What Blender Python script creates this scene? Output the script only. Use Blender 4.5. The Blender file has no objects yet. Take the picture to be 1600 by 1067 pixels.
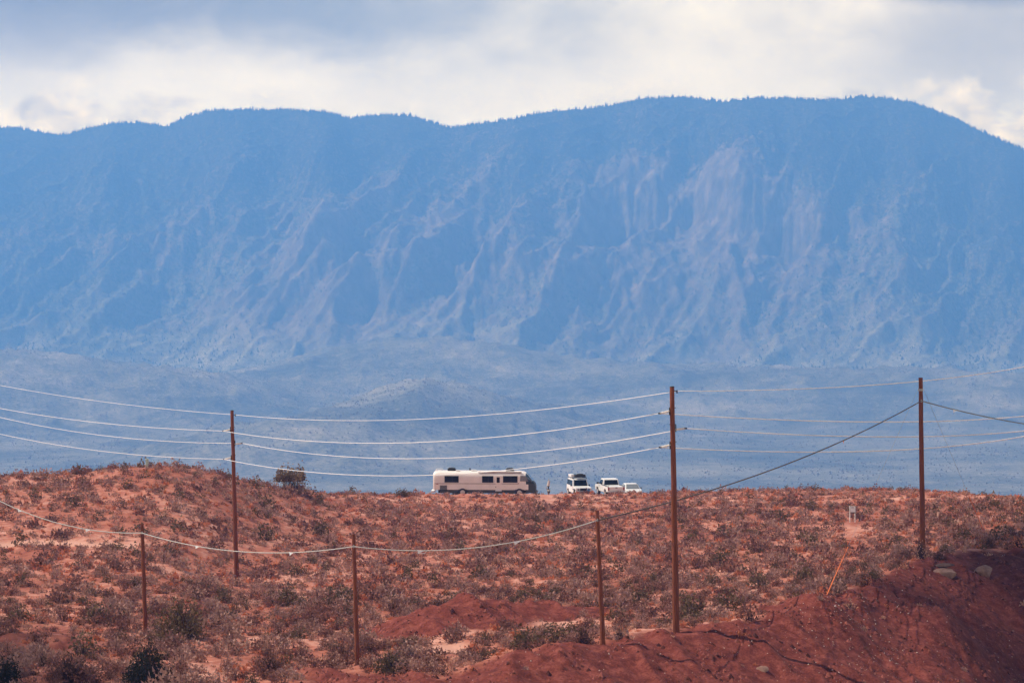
import bpy, bmesh, math, random
import numpy as np
from mathutils import Vector, Matrix

# ------------------------------------------------------------------ camera, sky, sun, exposure
SC = bpy.context.scene
COL = SC.collection
F = 4000.0            # focal length in pixels of the 1600 px wide photograph
VH = 420.0            # row of the true horizon in the photograph
cam_d = bpy.data.cameras.new('camera')
cam = bpy.data.objects.new('camera', cam_d)
COL.objects.link(cam)
cam.rotation_euler = (math.radians(90), 0, 0)
cam_d.sensor_width = 36.0
cam_d.lens = F * 36.0 / 1600.0
cam_d.shift_y = -(533.5 - VH) / 1600.0
cam_d.clip_start = 1.0
cam_d.clip_end = 60000.0
SC.camera = cam

SUN_DIR = Vector((-0.60, 0.10, 0.80)).normalized()      # towards the sun
sun_el = math.asin(SUN_DIR.z)
sun_az = math.atan2(SUN_DIR.x, SUN_DIR.y)
sd = bpy.data.lights.new('sun', 'SUN')
sd.energy = 5.0
sd.angle = math.radians(0.5)
sd.color = (1.0, 0.90, 0.79)
sun = bpy.data.objects.new('sun', sd)
COL.objects.link(sun)
sun.rotation_euler = (-SUN_DIR).to_track_quat('-Z', 'Y').to_euler()
sun.location = (-300, 100, 400)

SC.view_settings.view_transform = 'Standard'
SC.view_settings.look = 'None'
SC.view_settings.exposure = 0.15
SC.view_settings.gamma = 1.0
SC.view_settings.use_curve_mapping = False
SC.cycles.use_denoising = True
try:
    SC.cycles.denoiser = 'OPENIMAGEDENOISE'
    SC.cycles.denoising_prefilter = 'ACCURATE'
except Exception:
    pass
SC.cycles.max_bounces = 6
SC.cycles.volume_bounces = 1
SC.cycles.sample_clamp_indirect = 8.0

CLOUD_STRENGTH = 2.45
HAZE_DENSITY = 2.3e-4
HAZE_COLOR = (0.125, 0.355, 0.97)


class NT:
    """tiny helper for writing node trees"""
    def __init__(self, tree):
        self.t = tree
        tree.nodes.clear()

    def n(self, kind, **kw):
        nd = self.t.nodes.new(kind)
        ins = kw.pop('ins', {})
        for k, v in kw.items():
            setattr(nd, k, v)
        for k, v in ins.items():
            s = nd.inputs[k]
            if isinstance(v, bpy.types.NodeSocket):
                self.t.links.new(v, s)
            else:
                s.default_value = v
        return nd

    def math(self, op, a, b=None, c=None, clamp=False):
        nd = self.t.nodes.new('ShaderNodeMath')
        nd.operation = op
        nd.use_clamp = clamp
        for i, v in enumerate((a, b, c)):
            if v is None:
                continue
            if isinstance(v, bpy.types.NodeSocket):
                self.t.links.new(v, nd.inputs[i])
            else:
                nd.inputs[i].default_value = v
        return nd.outputs[0]

    def noise(self, vec, scale, detail=4.0, rough=0.55, dist=0.0):
        nd = self.n('ShaderNodeTexNoise', ins={'Scale': scale, 'Detail': detail, 'Roughness': rough, 'Distortion': dist})
        if vec is not None:
            self.t.links.new(vec, nd.inputs['Vector'])
        return nd.outputs['Fac']

    def ramp(self, fac, stops, interp='LINEAR'):
        nd = self.t.nodes.new('ShaderNodeValToRGB')
        nd.color_ramp.interpolation = interp
        e = nd.color_ramp.elements
        while len(e) < len(stops):
            e.new(0.5)
        for el, (p, c) in zip(e, stops):
            el.position = p
            el.color = (*c, 1.0) if len(c) == 3 else c
        self.t.links.new(fac, nd.inputs[0])
        return nd.outputs[0]

    def mix(self, fac, a, b, blend='MIX'):
        nd = self.t.nodes.new('ShaderNodeMix')
        nd.data_type = 'RGBA'
        nd.blend_type = blend
        for i, v in ((0, fac), (6, a), (7, b)):
            if isinstance(v, bpy.types.NodeSocket):
                self.t.links.new(v, nd.inputs[i])
            elif i == 0:
                nd.inputs[i].default_value = v
            else:
                nd.inputs[i].default_value = (*v, 1.0)
        return nd.outputs[2]

    def smooth(self, x, a, b):
        nd = self.t.nodes.new('ShaderNodeMapRange')
        nd.interpolation_type = 'SMOOTHSTEP'
        self.t.links.new(x, nd.inputs[0])
        nd.inputs[1].default_value = a
        nd.inputs[2].default_value = b
        return nd.outputs[0]

    def link(self, a, b):
        self.t.links.new(a, b)


def make_world():
    w = bpy.data.worlds.new('World')
    SC.world = w
    w.use_nodes = True
    N = NT(w.node_tree)
    sky = N.n('ShaderNodeTexSky', sky_type='NISHITA', sun_disc=False, sun_elevation=sun_el,
              sun_rotation=sun_az, altitude=1000.0, air_density=1.0, dust_density=1.2, ozone_density=1.0)
    bg_sky = N.n('ShaderNodeBackground', ins={'Color': sky.outputs[0], 'Strength': 0.05})
    tc = N.n('ShaderNodeTexCoord')
    sep = N.n('ShaderNodeSeparateXYZ', ins={0: tc.outputs['Generated']})
    el = sep.outputs[2]
    X = sep.outputs[0]
    # cloud coordinates: sheets seen edge-on near the horizon are stretched sideways
    mp = N.n('ShaderNodeMapping', ins={'Vector': tc.outputs['Generated'], 'Scale': (1.0, 1.0, 1.8), 'Location': (3.1, 0.4, 0.0)})
    big = N.noise(mp.outputs[0], 9.0, 5.0, 0.5, 0.4)
    fine = N.noise(mp.outputs[0], 34.0, 7.0, 0.6, 0.5)
    # veil cloud: bright, pale grey
    veil = N.math('ADD', N.math('MULTIPLY', big, 0.8), N.math('MULTIPLY', fine, 0.2))
    veil_col = N.ramp(veil, [(0.30, (0.34, 0.31, 0.25)), (0.45, (0.50, 0.45, 0.36)), (0.56, (0.70, 0.63, 0.50)), (0.72, (0.90, 0.81, 0.64))])
    # bright near the skyline, grey-blue shower cloud higher up
    lift = N.smooth(el, 0.098, 0.05)
    base_col = N.mix(N.math('MULTIPLY', lift, 0.85), veil_col, (1.10, 1.05, 0.98))
    # dark shower-cloud base over the upper left
    def blob(cx, cz, rx, rz):
        dx = N.math('DIVIDE', N.math('SUBTRACT', X, cx), rx)
        dz = N.math('DIVIDE', N.math('SUBTRACT', el, cz), rz)
        d = N.math('SQRT', N.math('ADD', N.math('MULTIPLY', dx, dx), N.math('MULTIPLY', dz, dz)))
        d = N.math('ADD', d, N.math('MULTIPLY', N.math('SUBTRACT', fine, 0.5), 0.5))
        d = N.math('ADD', d, N.math('MULTIPLY', N.math('SUBTRACT', big, 0.5), 0.6))
        return N.smooth(d, 1.15, 0.05)
    col = base_col
    col = N.mix(N.math('MULTIPLY', blob(-0.175, 0.112, 0.19, 0.040), 0.92), col, (0.11, 0.092, 0.050))
    col = N.mix(N.math('MULTIPLY', blob(-0.195, 0.078, 0.07, 0.022), 0.45), col, (0.36, 0.31, 0.22))
    col = N.mix(N.math('MULTIPLY', blob(-0.010, 0.108, 0.15, 0.036), 0.48), col, (0.20, 0.205, 0.18))
    col = N.mix(N.math('MULTIPLY', blob(0.185, 0.080, 0.075, 0.026), 0.62), col, (0.30, 0.26, 0.18))
    col = N.mix(N.math('MULTIPLY', blob(0.180, 0.1045, 0.055, 0.0055), 0.9), col, (0.22, 0.19, 0.12))
    # small heaped clouds standing on the skyline
    mp2 = N.n('ShaderNodeMapping', ins={'Vector': tc.outputs['Generated'], 'Scale': (1.0, 1.0, 1.35), 'Location': (0.7, 0.2, 0.35)})
    puff = N.noise(mp2.outputs[0], 30.0, 8.0, 0.58, 0.2)
    shade = N.noise(mp2.outputs[0], 55.0, 6.0, 0.6, 0.3)
    prof = N.math('SUBTRACT', puff, N.math('MULTIPLY', N.math('SUBTRACT', el, 0.060), 9.0))
    side = N.smooth(N.math('ABSOLUTE', N.math('ADD', X, 0.02)), 0.06, 0.16)
    pmask = N.math('MULTIPLY', N.smooth(prof, 0.42, 0.56), N.math('ADD', 0.25, N.math('MULTIPLY', side, 0.75)))
    pcol = N.ramp(shade, [(0.36, (0.55, 0.49, 0.38)), (0.5, (0.85, 0.76, 0.60)), (0.64, (1.12, 1.0, 0.80))])
    col = N.mix(pmask, col, pcol)
    col = N.mix(N.smooth(el, 0.11, 0.30), col, N.mix(0.78, col, (0.0, 0.0, 0.0)))     # cloud undersides overhead are dull
    bg_cl = N.n('ShaderNodeBackground', ins={'Color': col, 'Strength': CLOUD_STRENGTH})
    # cover: closed near the horizon, breaking up overhead
    hi = N.smooth(el, 0.16, 0.5)
    thr = N.math('ADD', -0.05, N.math('MULTIPLY', hi, 0.60))
    cover = N.smooth(N.math('SUBTRACT', big, thr), 0.0, 0.12)
    cover = N.math('MULTIPLY', cover, 0.93)
    ms = N.n('ShaderNodeMixShader', ins={0: cover, 1: bg_sky.outputs[0], 2: bg_cl.outputs[0]})
    out = N.n('ShaderNodeOutputWorld')
    N.link(ms.outputs[0], out.inputs[0])


make_world()

# ------------------------------------------------------------------ helpers
RNG = np.random.default_rng(7)


def px(u, v, d):
    """photo pixel at depth d -> world point (camera at the origin looking along +Y)"""
    return Vector(((u - 800.0) / F * d, d, (VH - v) / F * d))


def hash2(ix, iy, seed):
    h = (ix.astype(np.int64) * 374761393 + iy.astype(np.int64) * 668265263 + seed * 974634777) & 0x7fffffff
    h = ((h ^ (h >> 13)) * 1274126177) & 0x7fffffff
    return (h ^ (h >> 16)) & 0xffff


def perlin(x, y, seed=0):
    x = np.asarray(x, float); y = np.asarray(y, float)
    x, y = np.broadcast_arrays(x, y)
    ix = np.floor(x); iy = np.floor(y)
    fx = x - ix; fy = y - iy
    u = fx * fx * fx * (fx * (fx * 6 - 15) + 10)
    v = fy * fy * fy * (fy * (fy * 6 - 15) + 10)
    def g(dx, dy):
        a = hash2(ix + dx, iy + dy, seed) * (2 * math.pi / 65536.0)
        return np.cos(a) * (fx - dx) + np.sin(a) * (fy - dy)
    n0 = g(0, 0) * (1 - u) + g(1, 0) * u
    n1 = g(0, 1) * (1 - u) + g(1, 1) * u
    return (n0 * (1 - v) + n1 * v) * 1.5


def fbm(x, y, octv=4, seed=0, gain=0.5, lac=2.03):
    s = 0; a = 1; t = 0
    for i in range(octv):
        s = s + a * perlin(x, y, seed + i * 17); t += a
        x = x * lac; y = y * lac; a *= gain
    return s / t


def ridged(x, y, octv=4, seed=0, gain=0.5, lac=2.1):
    s = 0; a = 1; t = 0; w = 1
    for i in range(octv):
        r = 1 - np.abs(perlin(x, y, seed + i * 31)) * 1.6
        r = np.clip(r, 0, 1) ** 2
        s = s + a * r * w; t += a
        w = np.clip(r * 1.5, 0, 1)
        x = x * lac; y = y * lac; a *= gain
    return s / t


def sstep(x, a, b):
    t = np.clip((x - a) / (b - a), 0, 1)
    return t * t * (3 - 2 * t)


def gsmooth(a, sig, axis):
    r = int(3 * sig + 1)
    k = np.exp(-0.5 * (np.arange(-r, r + 1) / sig) ** 2); k /= k.sum()
    pad = [(0, 0)] * a.ndim; pad[axis] = (r, r)
    ap = np.pad(a, pad, mode='edge')
    return np.apply_along_axis(lambda m: np.convolve(m, k, 'valid'), axis, ap)


def np_mesh(name, verts, faces, mats=(), mat_idx=None, smooth=False, attrs=None):
    me = bpy.data.meshes.new(name)
    verts = np.ascontiguousarray(verts, np.float32); faces = np.ascontiguousarray(faces, np.int32)
    n, k = faces.shape
    me.vertices.add(len(verts)); me.vertices.foreach_set('co', verts.ravel())
    me.loops.add(n * k); me.loops.foreach_set('vertex_index', faces.ravel())
    me.polygons.add(n); me.polygons.foreach_set('loop_start', np.arange(0, n * k, k, dtype=np.int32))
    if mat_idx is not None:
        me.polygons.foreach_set('material_index', np.ascontiguousarray(mat_idx, np.int32))
    me.polygons.foreach_set('use_smooth', np.full(n, bool(smooth)))
    for m in mats:
        me.materials.append(m)
    me.update(calc_edges=True)
    for an, av in (attrs or {}).items():
        at = me.attributes.new(an, 'FLOAT', 'POINT')
        at.data.foreach_set('value', np.ascontiguousarray(av, np.float32))
    return me


def link(name, me, parent=None, loc=None):
    o = bpy.data.objects.new(name, me)
    COL.objects.link(o)
    if parent is not None:
        o.parent = parent
    if loc is not None:
        o.location = loc
    return o


def tag(o, label=None, cat=None, group=None, kind=None):
    if label: o['label'] = label
    if cat: o['category'] = cat
    if group: o['group'] = group
    if kind: o['kind'] = kind
    return o


def thing(name, label, cat, loc=(0, 0, 0), rz=0.0, group=None):
    o = bpy.data.objects.new(name, None)
    o.empty_display_size = 0.3
    COL.objects.link(o)
    o.location = loc
    o.rotation_euler = (0, 0, rz)
    return tag(o, label, cat, group)


class MB:
    """collects shapes into one bmesh; build() links it as ONE mesh object"""
    def __init__(self):
        self.bm = bmesh.new()

    def box(self, c, s, bevel=0.0, rot=None, seg=2):
        m = Matrix.Translation(Vector(c))
        if rot is not None:
            m = m @ rot
        g = bmesh.ops.create_cube(self.bm, size=1.0, matrix=m @ Matrix.Diagonal((*s, 1.0)))
        if bevel > 0:
            es = list({e for v in g['verts'] for e in v.link_edges})
            bmesh.ops.bevel(self.bm, geom=es, offset=bevel, segments=seg, profile=0.6, affect='EDGES')
        return self

    def tube(self, pts, radii, n=8, cap=True):
        pts = [Vector(p) for p in pts]
        if not hasattr(radii, '__len__'):
            radii = [radii] * len(pts)
        rings = []
        up = Vector((0, 0, 1))
        for i, p in enumerate(pts):
            t = (pts[min(i + 1, len(pts) - 1)] - pts[max(i - 1, 0)]).normalized()
            a = t.cross(up)
            if a.length < 1e-3:
                a = t.cross(Vector((1, 0, 0)))
            a.normalize(); b = t.cross(a).normalized()
            rings.append([self.bm.verts.new(p + (a * math.cos(2 * math.pi * k / n) + b * math.sin(2 * math.pi * k / n)) * radii[i]) for k in range(n)])
        for r0, r1 in zip(rings, rings[1:]):
            for k in range(n):
                self.bm.faces.new((r0[k], r0[(k + 1) % n], r1[(k + 1) % n], r1[k]))
        if cap:
            self.bm.faces.new(rings[0]); self.bm.faces.new(rings[-1][::-1])
        return self

    def prism(self, pts, wfun, bevel=0.0, seg=2):
        """side outline (x, z) carried across y; wfun(x, z) gives the half width"""
        A = [self.bm.verts.new((x, wfun(x, z), z)) for x, z in pts]
        B = [self.bm.verts.new((x, -wfun(x, z), z)) for x, z in pts]
        fs = [self.bm.faces.new(A), self.bm.faces.new(B[::-1])]
        n = len(pts)
        for i in range(n):
            j = (i + 1) % n
            fs.append(self.bm.faces.new((A[j], A[i], B[i], B[j])))
        if bevel > 0:
            es = list({e for f in fs for e in f.edges})
            bmesh.ops.bevel(self.bm, geom=es, offset=bevel, segments=seg, profile=0.6, affect='EDGES', clamp_overlap=True)
        return self

    def loft(self, rings, cap=True):
        R = [[self.bm.verts.new(p) for p in r] for r in rings]
        n = len(R[0])
        for r0, r1 in zip(R, R[1:]):
            for k in range(n):
                self.bm.faces.new((r0[k], r0[(k + 1) % n], r1[(k + 1) % n], r1[k]))
        if cap:
            self.bm.faces.new(R[0][::-1]); self.bm.faces.new(R[-1])
        return self

    def panel(self, quad, off):
        """a plate on four corner points, thickened along its own normal"""
        q = [Vector(p) for p in quad]
        nrm = (q[1] - q[0]).cross(q[3] - q[0]).normalized()
        a = [self.bm.verts.new(p + nrm * off) for p in q]
        b = [self.bm.verts.new(p - nrm * off) for p in q]
        self.bm.faces.new(a); self.bm.faces.new(b[::-1])
        for i in range(4):
            j = (i + 1) % 4
            self.bm.faces.new((a[j], a[i], b[i], b[j]))
        return self

    def wheel(self, c, r, w, n=20):
        y0 = c[1] - w / 2; y1 = c[1] + w / 2
        prof = [(y0, r * 0.55), (y0, r * 0.9), (y0 + w * 0.15, r), (y1 - w * 0.15, r), (y1, r * 0.9), (y1, r * 0.55)]
        R = []
        for (y, rr) in prof:
            R.append([self.bm.verts.new((c[0] + rr * math.cos(2 * math.pi * k / n), y, c[2] + rr * math.sin(2 * math.pi * k / n))) for k in range(n)])
        for r0, r1 in zip(R, R[1:]):
            for k in range(n):
                self.bm.faces.new((r0[k], r1[k], r1[(k + 1) % n], r0[(k + 1) % n]))
        self.bm.faces.new(R[0]); self.bm.faces.new(R[-1][::-1])
        return self

    def build(self, name, mat, parent=None, smooth=False, angle=None):
        bmesh.ops.recalc_face_normals(self.bm, faces=self.bm.faces)
        me = bpy.data.meshes.new(name)
        self.bm.to_mesh(me); self.bm.free()
        me.materials.append(mat)
        if smooth:
            me.polygons.foreach_set('use_smooth', np.full(len(me.polygons), True))
            if angle:
                me.set_sharp_from_angle(angle=math.radians(angle))
        return link(name, me, parent)


def copy_tree(o, parent=None):
    c = o.copy(); COL.objects.link(c)
    c.parent = parent
    for ch in o.children:
        copy_tree(ch, c)
    return c


# ------------------------------------------------------------------ materials
def material(name):
    m = bpy.data.materials.new(name)
    m.use_nodes = True
    return m, NT(m.node_tree)


def finish(N, col, rough=0.85, metal=0.0, spec=0.3, normal=None, transl=0.0):
    p = N.n('ShaderNodeBsdfPrincipled')
    for s, v in (('Base Color', col), ('Roughness', rough), ('Metallic', metal), ('Specular IOR Level', spec)):
        if isinstance(v, bpy.types.NodeSocket):
            N.link(v, p.inputs[s])
        elif isinstance(v, tuple):
            p.inputs[s].default_value = (*v, 1.0)
        else:
            p.inputs[s].default_value = v
    if normal is not None:
        N.link(normal, p.inputs['Normal'])
    out = N.n('ShaderNodeOutputMaterial')
    sh = p.outputs[0]
    if transl > 0:
        t = N.n('ShaderNodeBsdfTranslucent')
        if isinstance(col, bpy.types.NodeSocket):
            N.link(col, t.inputs[0])
        else:
            t.inputs[0].default_value = (*col, 1.0)
        mx = N.n('ShaderNodeMixShader', ins={0: transl, 1: sh, 2: t.outputs[0]})
        sh = mx.outputs[0]
    N.link(sh, out.inputs[0])


def simple(name, col, rough=0.6, metal=0.0, spec=0.4, var=0.12, scale=6.0, transl=0.0):
    m, N = material(name)
    tc = N.n('ShaderNodeTexCoord')
    f = N.noise(tc.outputs['Object'], scale, 4.0, 0.6)
    lo = tuple(max(0, c * (1 - var)) for c in col); hi = tuple(min(1, c * (1 + var)) for c in col)
    finish(N, N.ramp(f, [(0.3, lo), (0.7, hi)]), rough, metal, spec, transl=transl)
    return m


def leaf_mat(name, a, b, transl=0.25):
    m, N = material(name)
    g = N.n('ShaderNodeNewGeometry')
    oi = N.n('ShaderNodeObjectInfo')
    f = N.math('FRACT', N.math('ADD', g.outputs['Random Per Island'], oi.outputs['Random']))
    finish(N, N.mix(f, a, b), 0.9, 0.0, 0.15, transl=transl)
    return m


M = {}
M['leaf_sage'] = leaf_mat('sage leaves', (0.28, 0.155, 0.125), (0.50, 0.295, 0.240))
M['leaf_purple'] = leaf_mat('bare purple twigs', (0.13, 0.058, 0.046), (0.33, 0.155, 0.120))
M['leaf_olive'] = leaf_mat('olive leaves', (0.095, 0.062, 0.034), (0.21, 0.14, 0.082))
M['leaf_rust'] = leaf_mat('rust grass', (0.50, 0.155, 0.075), (0.68, 0.27, 0.15))
M['leaf_straw'] = leaf_mat('straw grass', (0.50, 0.25, 0.17), (0.68, 0.40, 0.30))
M['leaf_ridge'] = leaf_mat('olive brown juniper leaves', (0.10, 0.065, 0.035), (0.42, 0.29, 0.19))
M['leaf_green'] = leaf_mat('olive shrub leaves', (0.09, 0.060, 0.030), (0.25, 0.165, 0.092))
M['leaf_dark'] = leaf_mat('juniper leaves', (0.014, 0.015, 0.008), (0.04, 0.034, 0.018), 0.1)
M['twig'] = leaf_mat('twigs', (0.07, 0.04, 0.032), (0.12, 0.07, 0.055), 0.0)


def wood_mat():
    m, N = material('weathered red brown pole wood')
    tc = N.n('ShaderNodeTexCoord')
    mp = N.n('ShaderNodeMapping', ins={'Vector': tc.outputs['Object'], 'Scale': (14.0, 14.0, 0.7)})
    f = N.noise(mp.outputs[0], 2.0, 6.0, 0.65)
    c = N.ramp(f, [(0.30, (0.085, 0.024, 0.012)), (0.55, (0.20, 0.058, 0.026)), (0.75, (0.30, 0.105, 0.055))])
    b = N.n('ShaderNodeBump', ins={'Strength': 0.6, 'Distance': 0.02, 'Height': f})
    finish(N, c, 0.85, 0, 0.2, b.outputs[0])
    return m


M['wood'] = wood_mat()
M['snag'] = simple('grey weathered wood', (0.58, 0.50, 0.45), 0.9, var=0.2, scale=5)
M['wire'] = simple('bare aluminium conductor', (0.90, 0.89, 0.88), 0.5, 0.0, 0.5, 0.02)
M['wire_thin'] = simple('neutral conductor', (0.90, 0.89, 0.88), 0.5, 0.0, 0.5, 0.02)
M['cable'] = simple('grey cable sheath', (0.48, 0.46, 0.43), 0.6, 0.0, 0.4, 0.1)
M['steel'] = simple('galvanised steel', (0.30, 0.29, 0.29), 0.5, 0.6, 0.5, 0.15)
M['dark_steel'] = simple('dark fittings', (0.05, 0.045, 0.045), 0.6, 0.3, 0.4)
M['insul'] = simple('white polymer insulator', (0.80, 0.76, 0.70), 0.45, var=0.05)
M['tag'] = simple('white plastic marker', (0.82, 0.82, 0.82), 0.4, var=0.04)
M['orange'] = simple('faded orange guy guard', (0.80, 0.17, 0.03), 0.5, var=0.10)
M['white_paint'] = simple('white paint', (0.80, 0.79, 0.77), 0.35, 0, 0.5, 0.04, 2.0)
M['cream'] = simple('cream coach paint', (0.87, 0.79, 0.73), 0.40, 0, 0.5, 0.05, 1.5)
M['cream_lower'] = simple('dusty coach lower panel', (0.84, 0.79, 0.73), 0.5, 0, 0.4, 0.05, 1.5)  # a touch less red than the coach paint
M['grey_skirt'] = simple('grey skirt paint', (0.045, 0.05, 0.046), 0.5, var=0.15)
M['black'] = simple('black plastic', (0.02, 0.02, 0.022), 0.5, var=0.2)
M['tyre'] = simple('dusty tyre rubber', (0.05, 0.04, 0.037), 0.9, var=0.2)
M['hub'] = simple('wheel hub', (0.55, 0.52, 0.50), 0.4, 0.4)
M['glass_dark'] = simple('dark tinted glass', (0.010, 0.011, 0.012), 0.12, 0, 0.25, 0.1)
M['glass_blue'] = simple('windscreen glass', (0.05, 0.10, 0.15), 0.06, 0, 0.8, 0.1)
M['glass_grey'] = simple('dusty windscreen', (0.20, 0.22, 0.23), 0.15, 0, 0.7, 0.1)
M['trim'] = simple('brown trim stripe', (0.30, 0.20, 0.17), 0.5)
M['red_lamp'] = simple('red lamp lens', (0.30, 0.02, 0.02), 0.3)
M['blue'] = simple('blue plastic', (0.02, 0.16, 0.34), 0.5)
M['chrome'] = simple('bumper metal', (0.55, 0.55, 0.55), 0.3, 0.8)
M['cargo'] = simple('dark cargo cover', (0.018, 0.018, 0.022), 0.8)
M['pale_green'] = simple('pale green pedestal paint', (0.45, 0.55, 0.46), 0.5)


M['clod'] = leaf_mat('red dirt clods', (0.045, 0.011, 0.008), (0.30, 0.092, 0.068), 0.0)


def stone_mat(name, a, b):
    m, N = material(name)
    tc = N.n('ShaderNodeTexCoord')
    f = N.noise(tc.outputs['Object'], 2.2, 8.0, 0.65)
    bmp = N.n('ShaderNodeBump', ins={'Strength': 0.5, 'Distance': 0.05, 'Height': f})
    finish(N, N.ramp(f, [(0.3, a), (0.7, b)]), 0.9, 0, 0.2, bmp.outputs[0])
    return m


M['boulder'] = stone_mat('pale sandstone', (0.16, 0.080, 0.060), (0.34, 0.205, 0.158))
M['boulder_dark'] = stone_mat('dark sandstone', (0.06, 0.035, 0.03), (0.14, 0.08, 0.065))
M['pebble'] = simple('pale pebbles', (0.44, 0.31, 0.27), 0.8, var=0.35, scale=0.7)


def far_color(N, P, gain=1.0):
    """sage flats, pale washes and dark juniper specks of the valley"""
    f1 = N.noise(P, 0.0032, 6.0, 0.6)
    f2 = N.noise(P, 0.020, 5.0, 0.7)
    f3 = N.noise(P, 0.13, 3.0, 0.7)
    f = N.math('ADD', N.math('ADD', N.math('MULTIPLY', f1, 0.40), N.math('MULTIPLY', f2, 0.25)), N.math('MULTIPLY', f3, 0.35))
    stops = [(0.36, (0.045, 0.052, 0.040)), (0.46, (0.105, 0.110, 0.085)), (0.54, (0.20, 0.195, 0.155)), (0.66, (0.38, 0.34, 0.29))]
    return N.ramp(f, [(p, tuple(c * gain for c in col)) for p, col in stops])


def ground_mat():
    m, N = material('red desert soil')
    g = N.n('ShaderNodeNewGeometry')
    P = g.outputs['Position']
    bare = N.n('ShaderNodeAttribute', attribute_name='bare').outputs['Fac']
    pale = N.n('ShaderNodeAttribute', attribute_name='pale').outputs['Fac']
    far = N.n('ShaderNodeAttribute', attribute_name='far').outputs['Fac']
    n1 = N.noise(P, 0.10, 5.0, 0.6)
    n2 = N.noise(P, 1.6, 6.0, 0.65)
    n3 = N.noise(P, 9.0, 4.0, 0.6)
    scrub = N.ramp(N.math('ADD', N.math('MULTIPLY', n1, 0.55), N.math('MULTIPLY', n2, 0.45)),
                   [(0.34, (0.25, 0.072, 0.046)), (0.50, (0.40, 0.145, 0.098)), (0.66, (0.62, 0.33, 0.255))])
    dirt = N.ramp(N.math('ADD', N.math('MULTIPLY', n2, 0.6), N.math('MULTIPLY', n3, 0.4)),
                  [(0.33, (0.070, 0.015, 0.011)), (0.50, (0.155, 0.036, 0.026)), (0.68, (0.30, 0.090, 0.066))])
    c = N.mix(bare, scrub, dirt)
    c = N.mix(pale, c, (0.58, 0.31, 0.235))
    # valley far below: sage flats and pale rock
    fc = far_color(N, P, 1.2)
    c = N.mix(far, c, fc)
    h = N.math('ADD', N.math('MULTIPLY', n2, 0.5), N.math('MULTIPLY', n3, 0.25))
    b = N.n('ShaderNodeBump', ins={'Strength': 0.8, 'Distance': 0.16, 'Height': h})
    finish(N, c, 0.95, 0, 0.1, b.outputs[0])
    return m


def mountain_mat():
    m, N = material('forested rock slopes')
    g = N.n('ShaderNodeNewGeometry')
    P = g.outputs['Position']
    wood = N.n('ShaderNodeAttribute', attribute_name='wood').outputs['Fac']
    n1 = N.noise(P, 0.0028, 6.0, 0.6)
    n2 = N.noise(P, 0.018, 6.0, 0.65)
    mp = N.n('ShaderNodeMapping', ins={'Vector': P, 'Scale': (0.02, 0.02, 0.011)})
    n3 = N.noise(mp.outputs[0], 1.0, 6.0, 0.65)
    speck = N.noise(P, 0.085, 3.0, 0.7)
    rock = N.ramp(N.math('ADD', N.math('MULTIPLY', n3, 0.6), N.math('MULTIPLY', n2, 0.4)),
                  [(0.36, (0.10, 0.080, 0.065)), (0.5, (0.20, 0.160, 0.132)), (0.66, (0.42, 0.335, 0.28))])
    green = N.ramp(speck, [(0.38, (0.018, 0.021, 0.014)), (0.54, (0.055, 0.055, 0.036)), (0.66, (0.16, 0.14, 0.10))])
    low_haze_fac = N.n('ShaderNodeAttribute', attribute_name='low').outputs['Fac']
    sage = N.ramp(speck, [(0.38, (0.06, 0.068, 0.048)), (0.52, (0.19, 0.20, 0.15)), (0.66, (0.34, 0.33, 0.25))])  # pale scrub tone, also painting low haze into the lower slopes
    green = N.mix(low_haze_fac, green, sage)
    f = N.math('ADD', wood, N.math('ADD', N.math('MULTIPLY', N.math('SUBTRACT', n1, 0.5), 1.5),
                                   N.math('MULTIPLY', N.math('SUBTRACT', n2, 0.5), 2.0)))
    f = N.math('ADD', f, N.math('MULTIPLY', N.math('SUBTRACT', speck, 0.5), -1.6))
    k = N.smooth(f, 0.30, 0.75)
    hh = N.math('ADD', n2, N.math('MULTIPLY', speck, 0.45))
    bmp = N.n('ShaderNodeBump', ins={'Strength': 0.6, 'Distance': 12.0, 'Height': hh})
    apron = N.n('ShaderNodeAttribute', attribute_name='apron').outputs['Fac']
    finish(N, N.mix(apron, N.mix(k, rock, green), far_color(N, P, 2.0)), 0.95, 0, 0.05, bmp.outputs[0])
    return m


M['ground'] = ground_mat()
M['mountain'] = mountain_mat()

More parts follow.
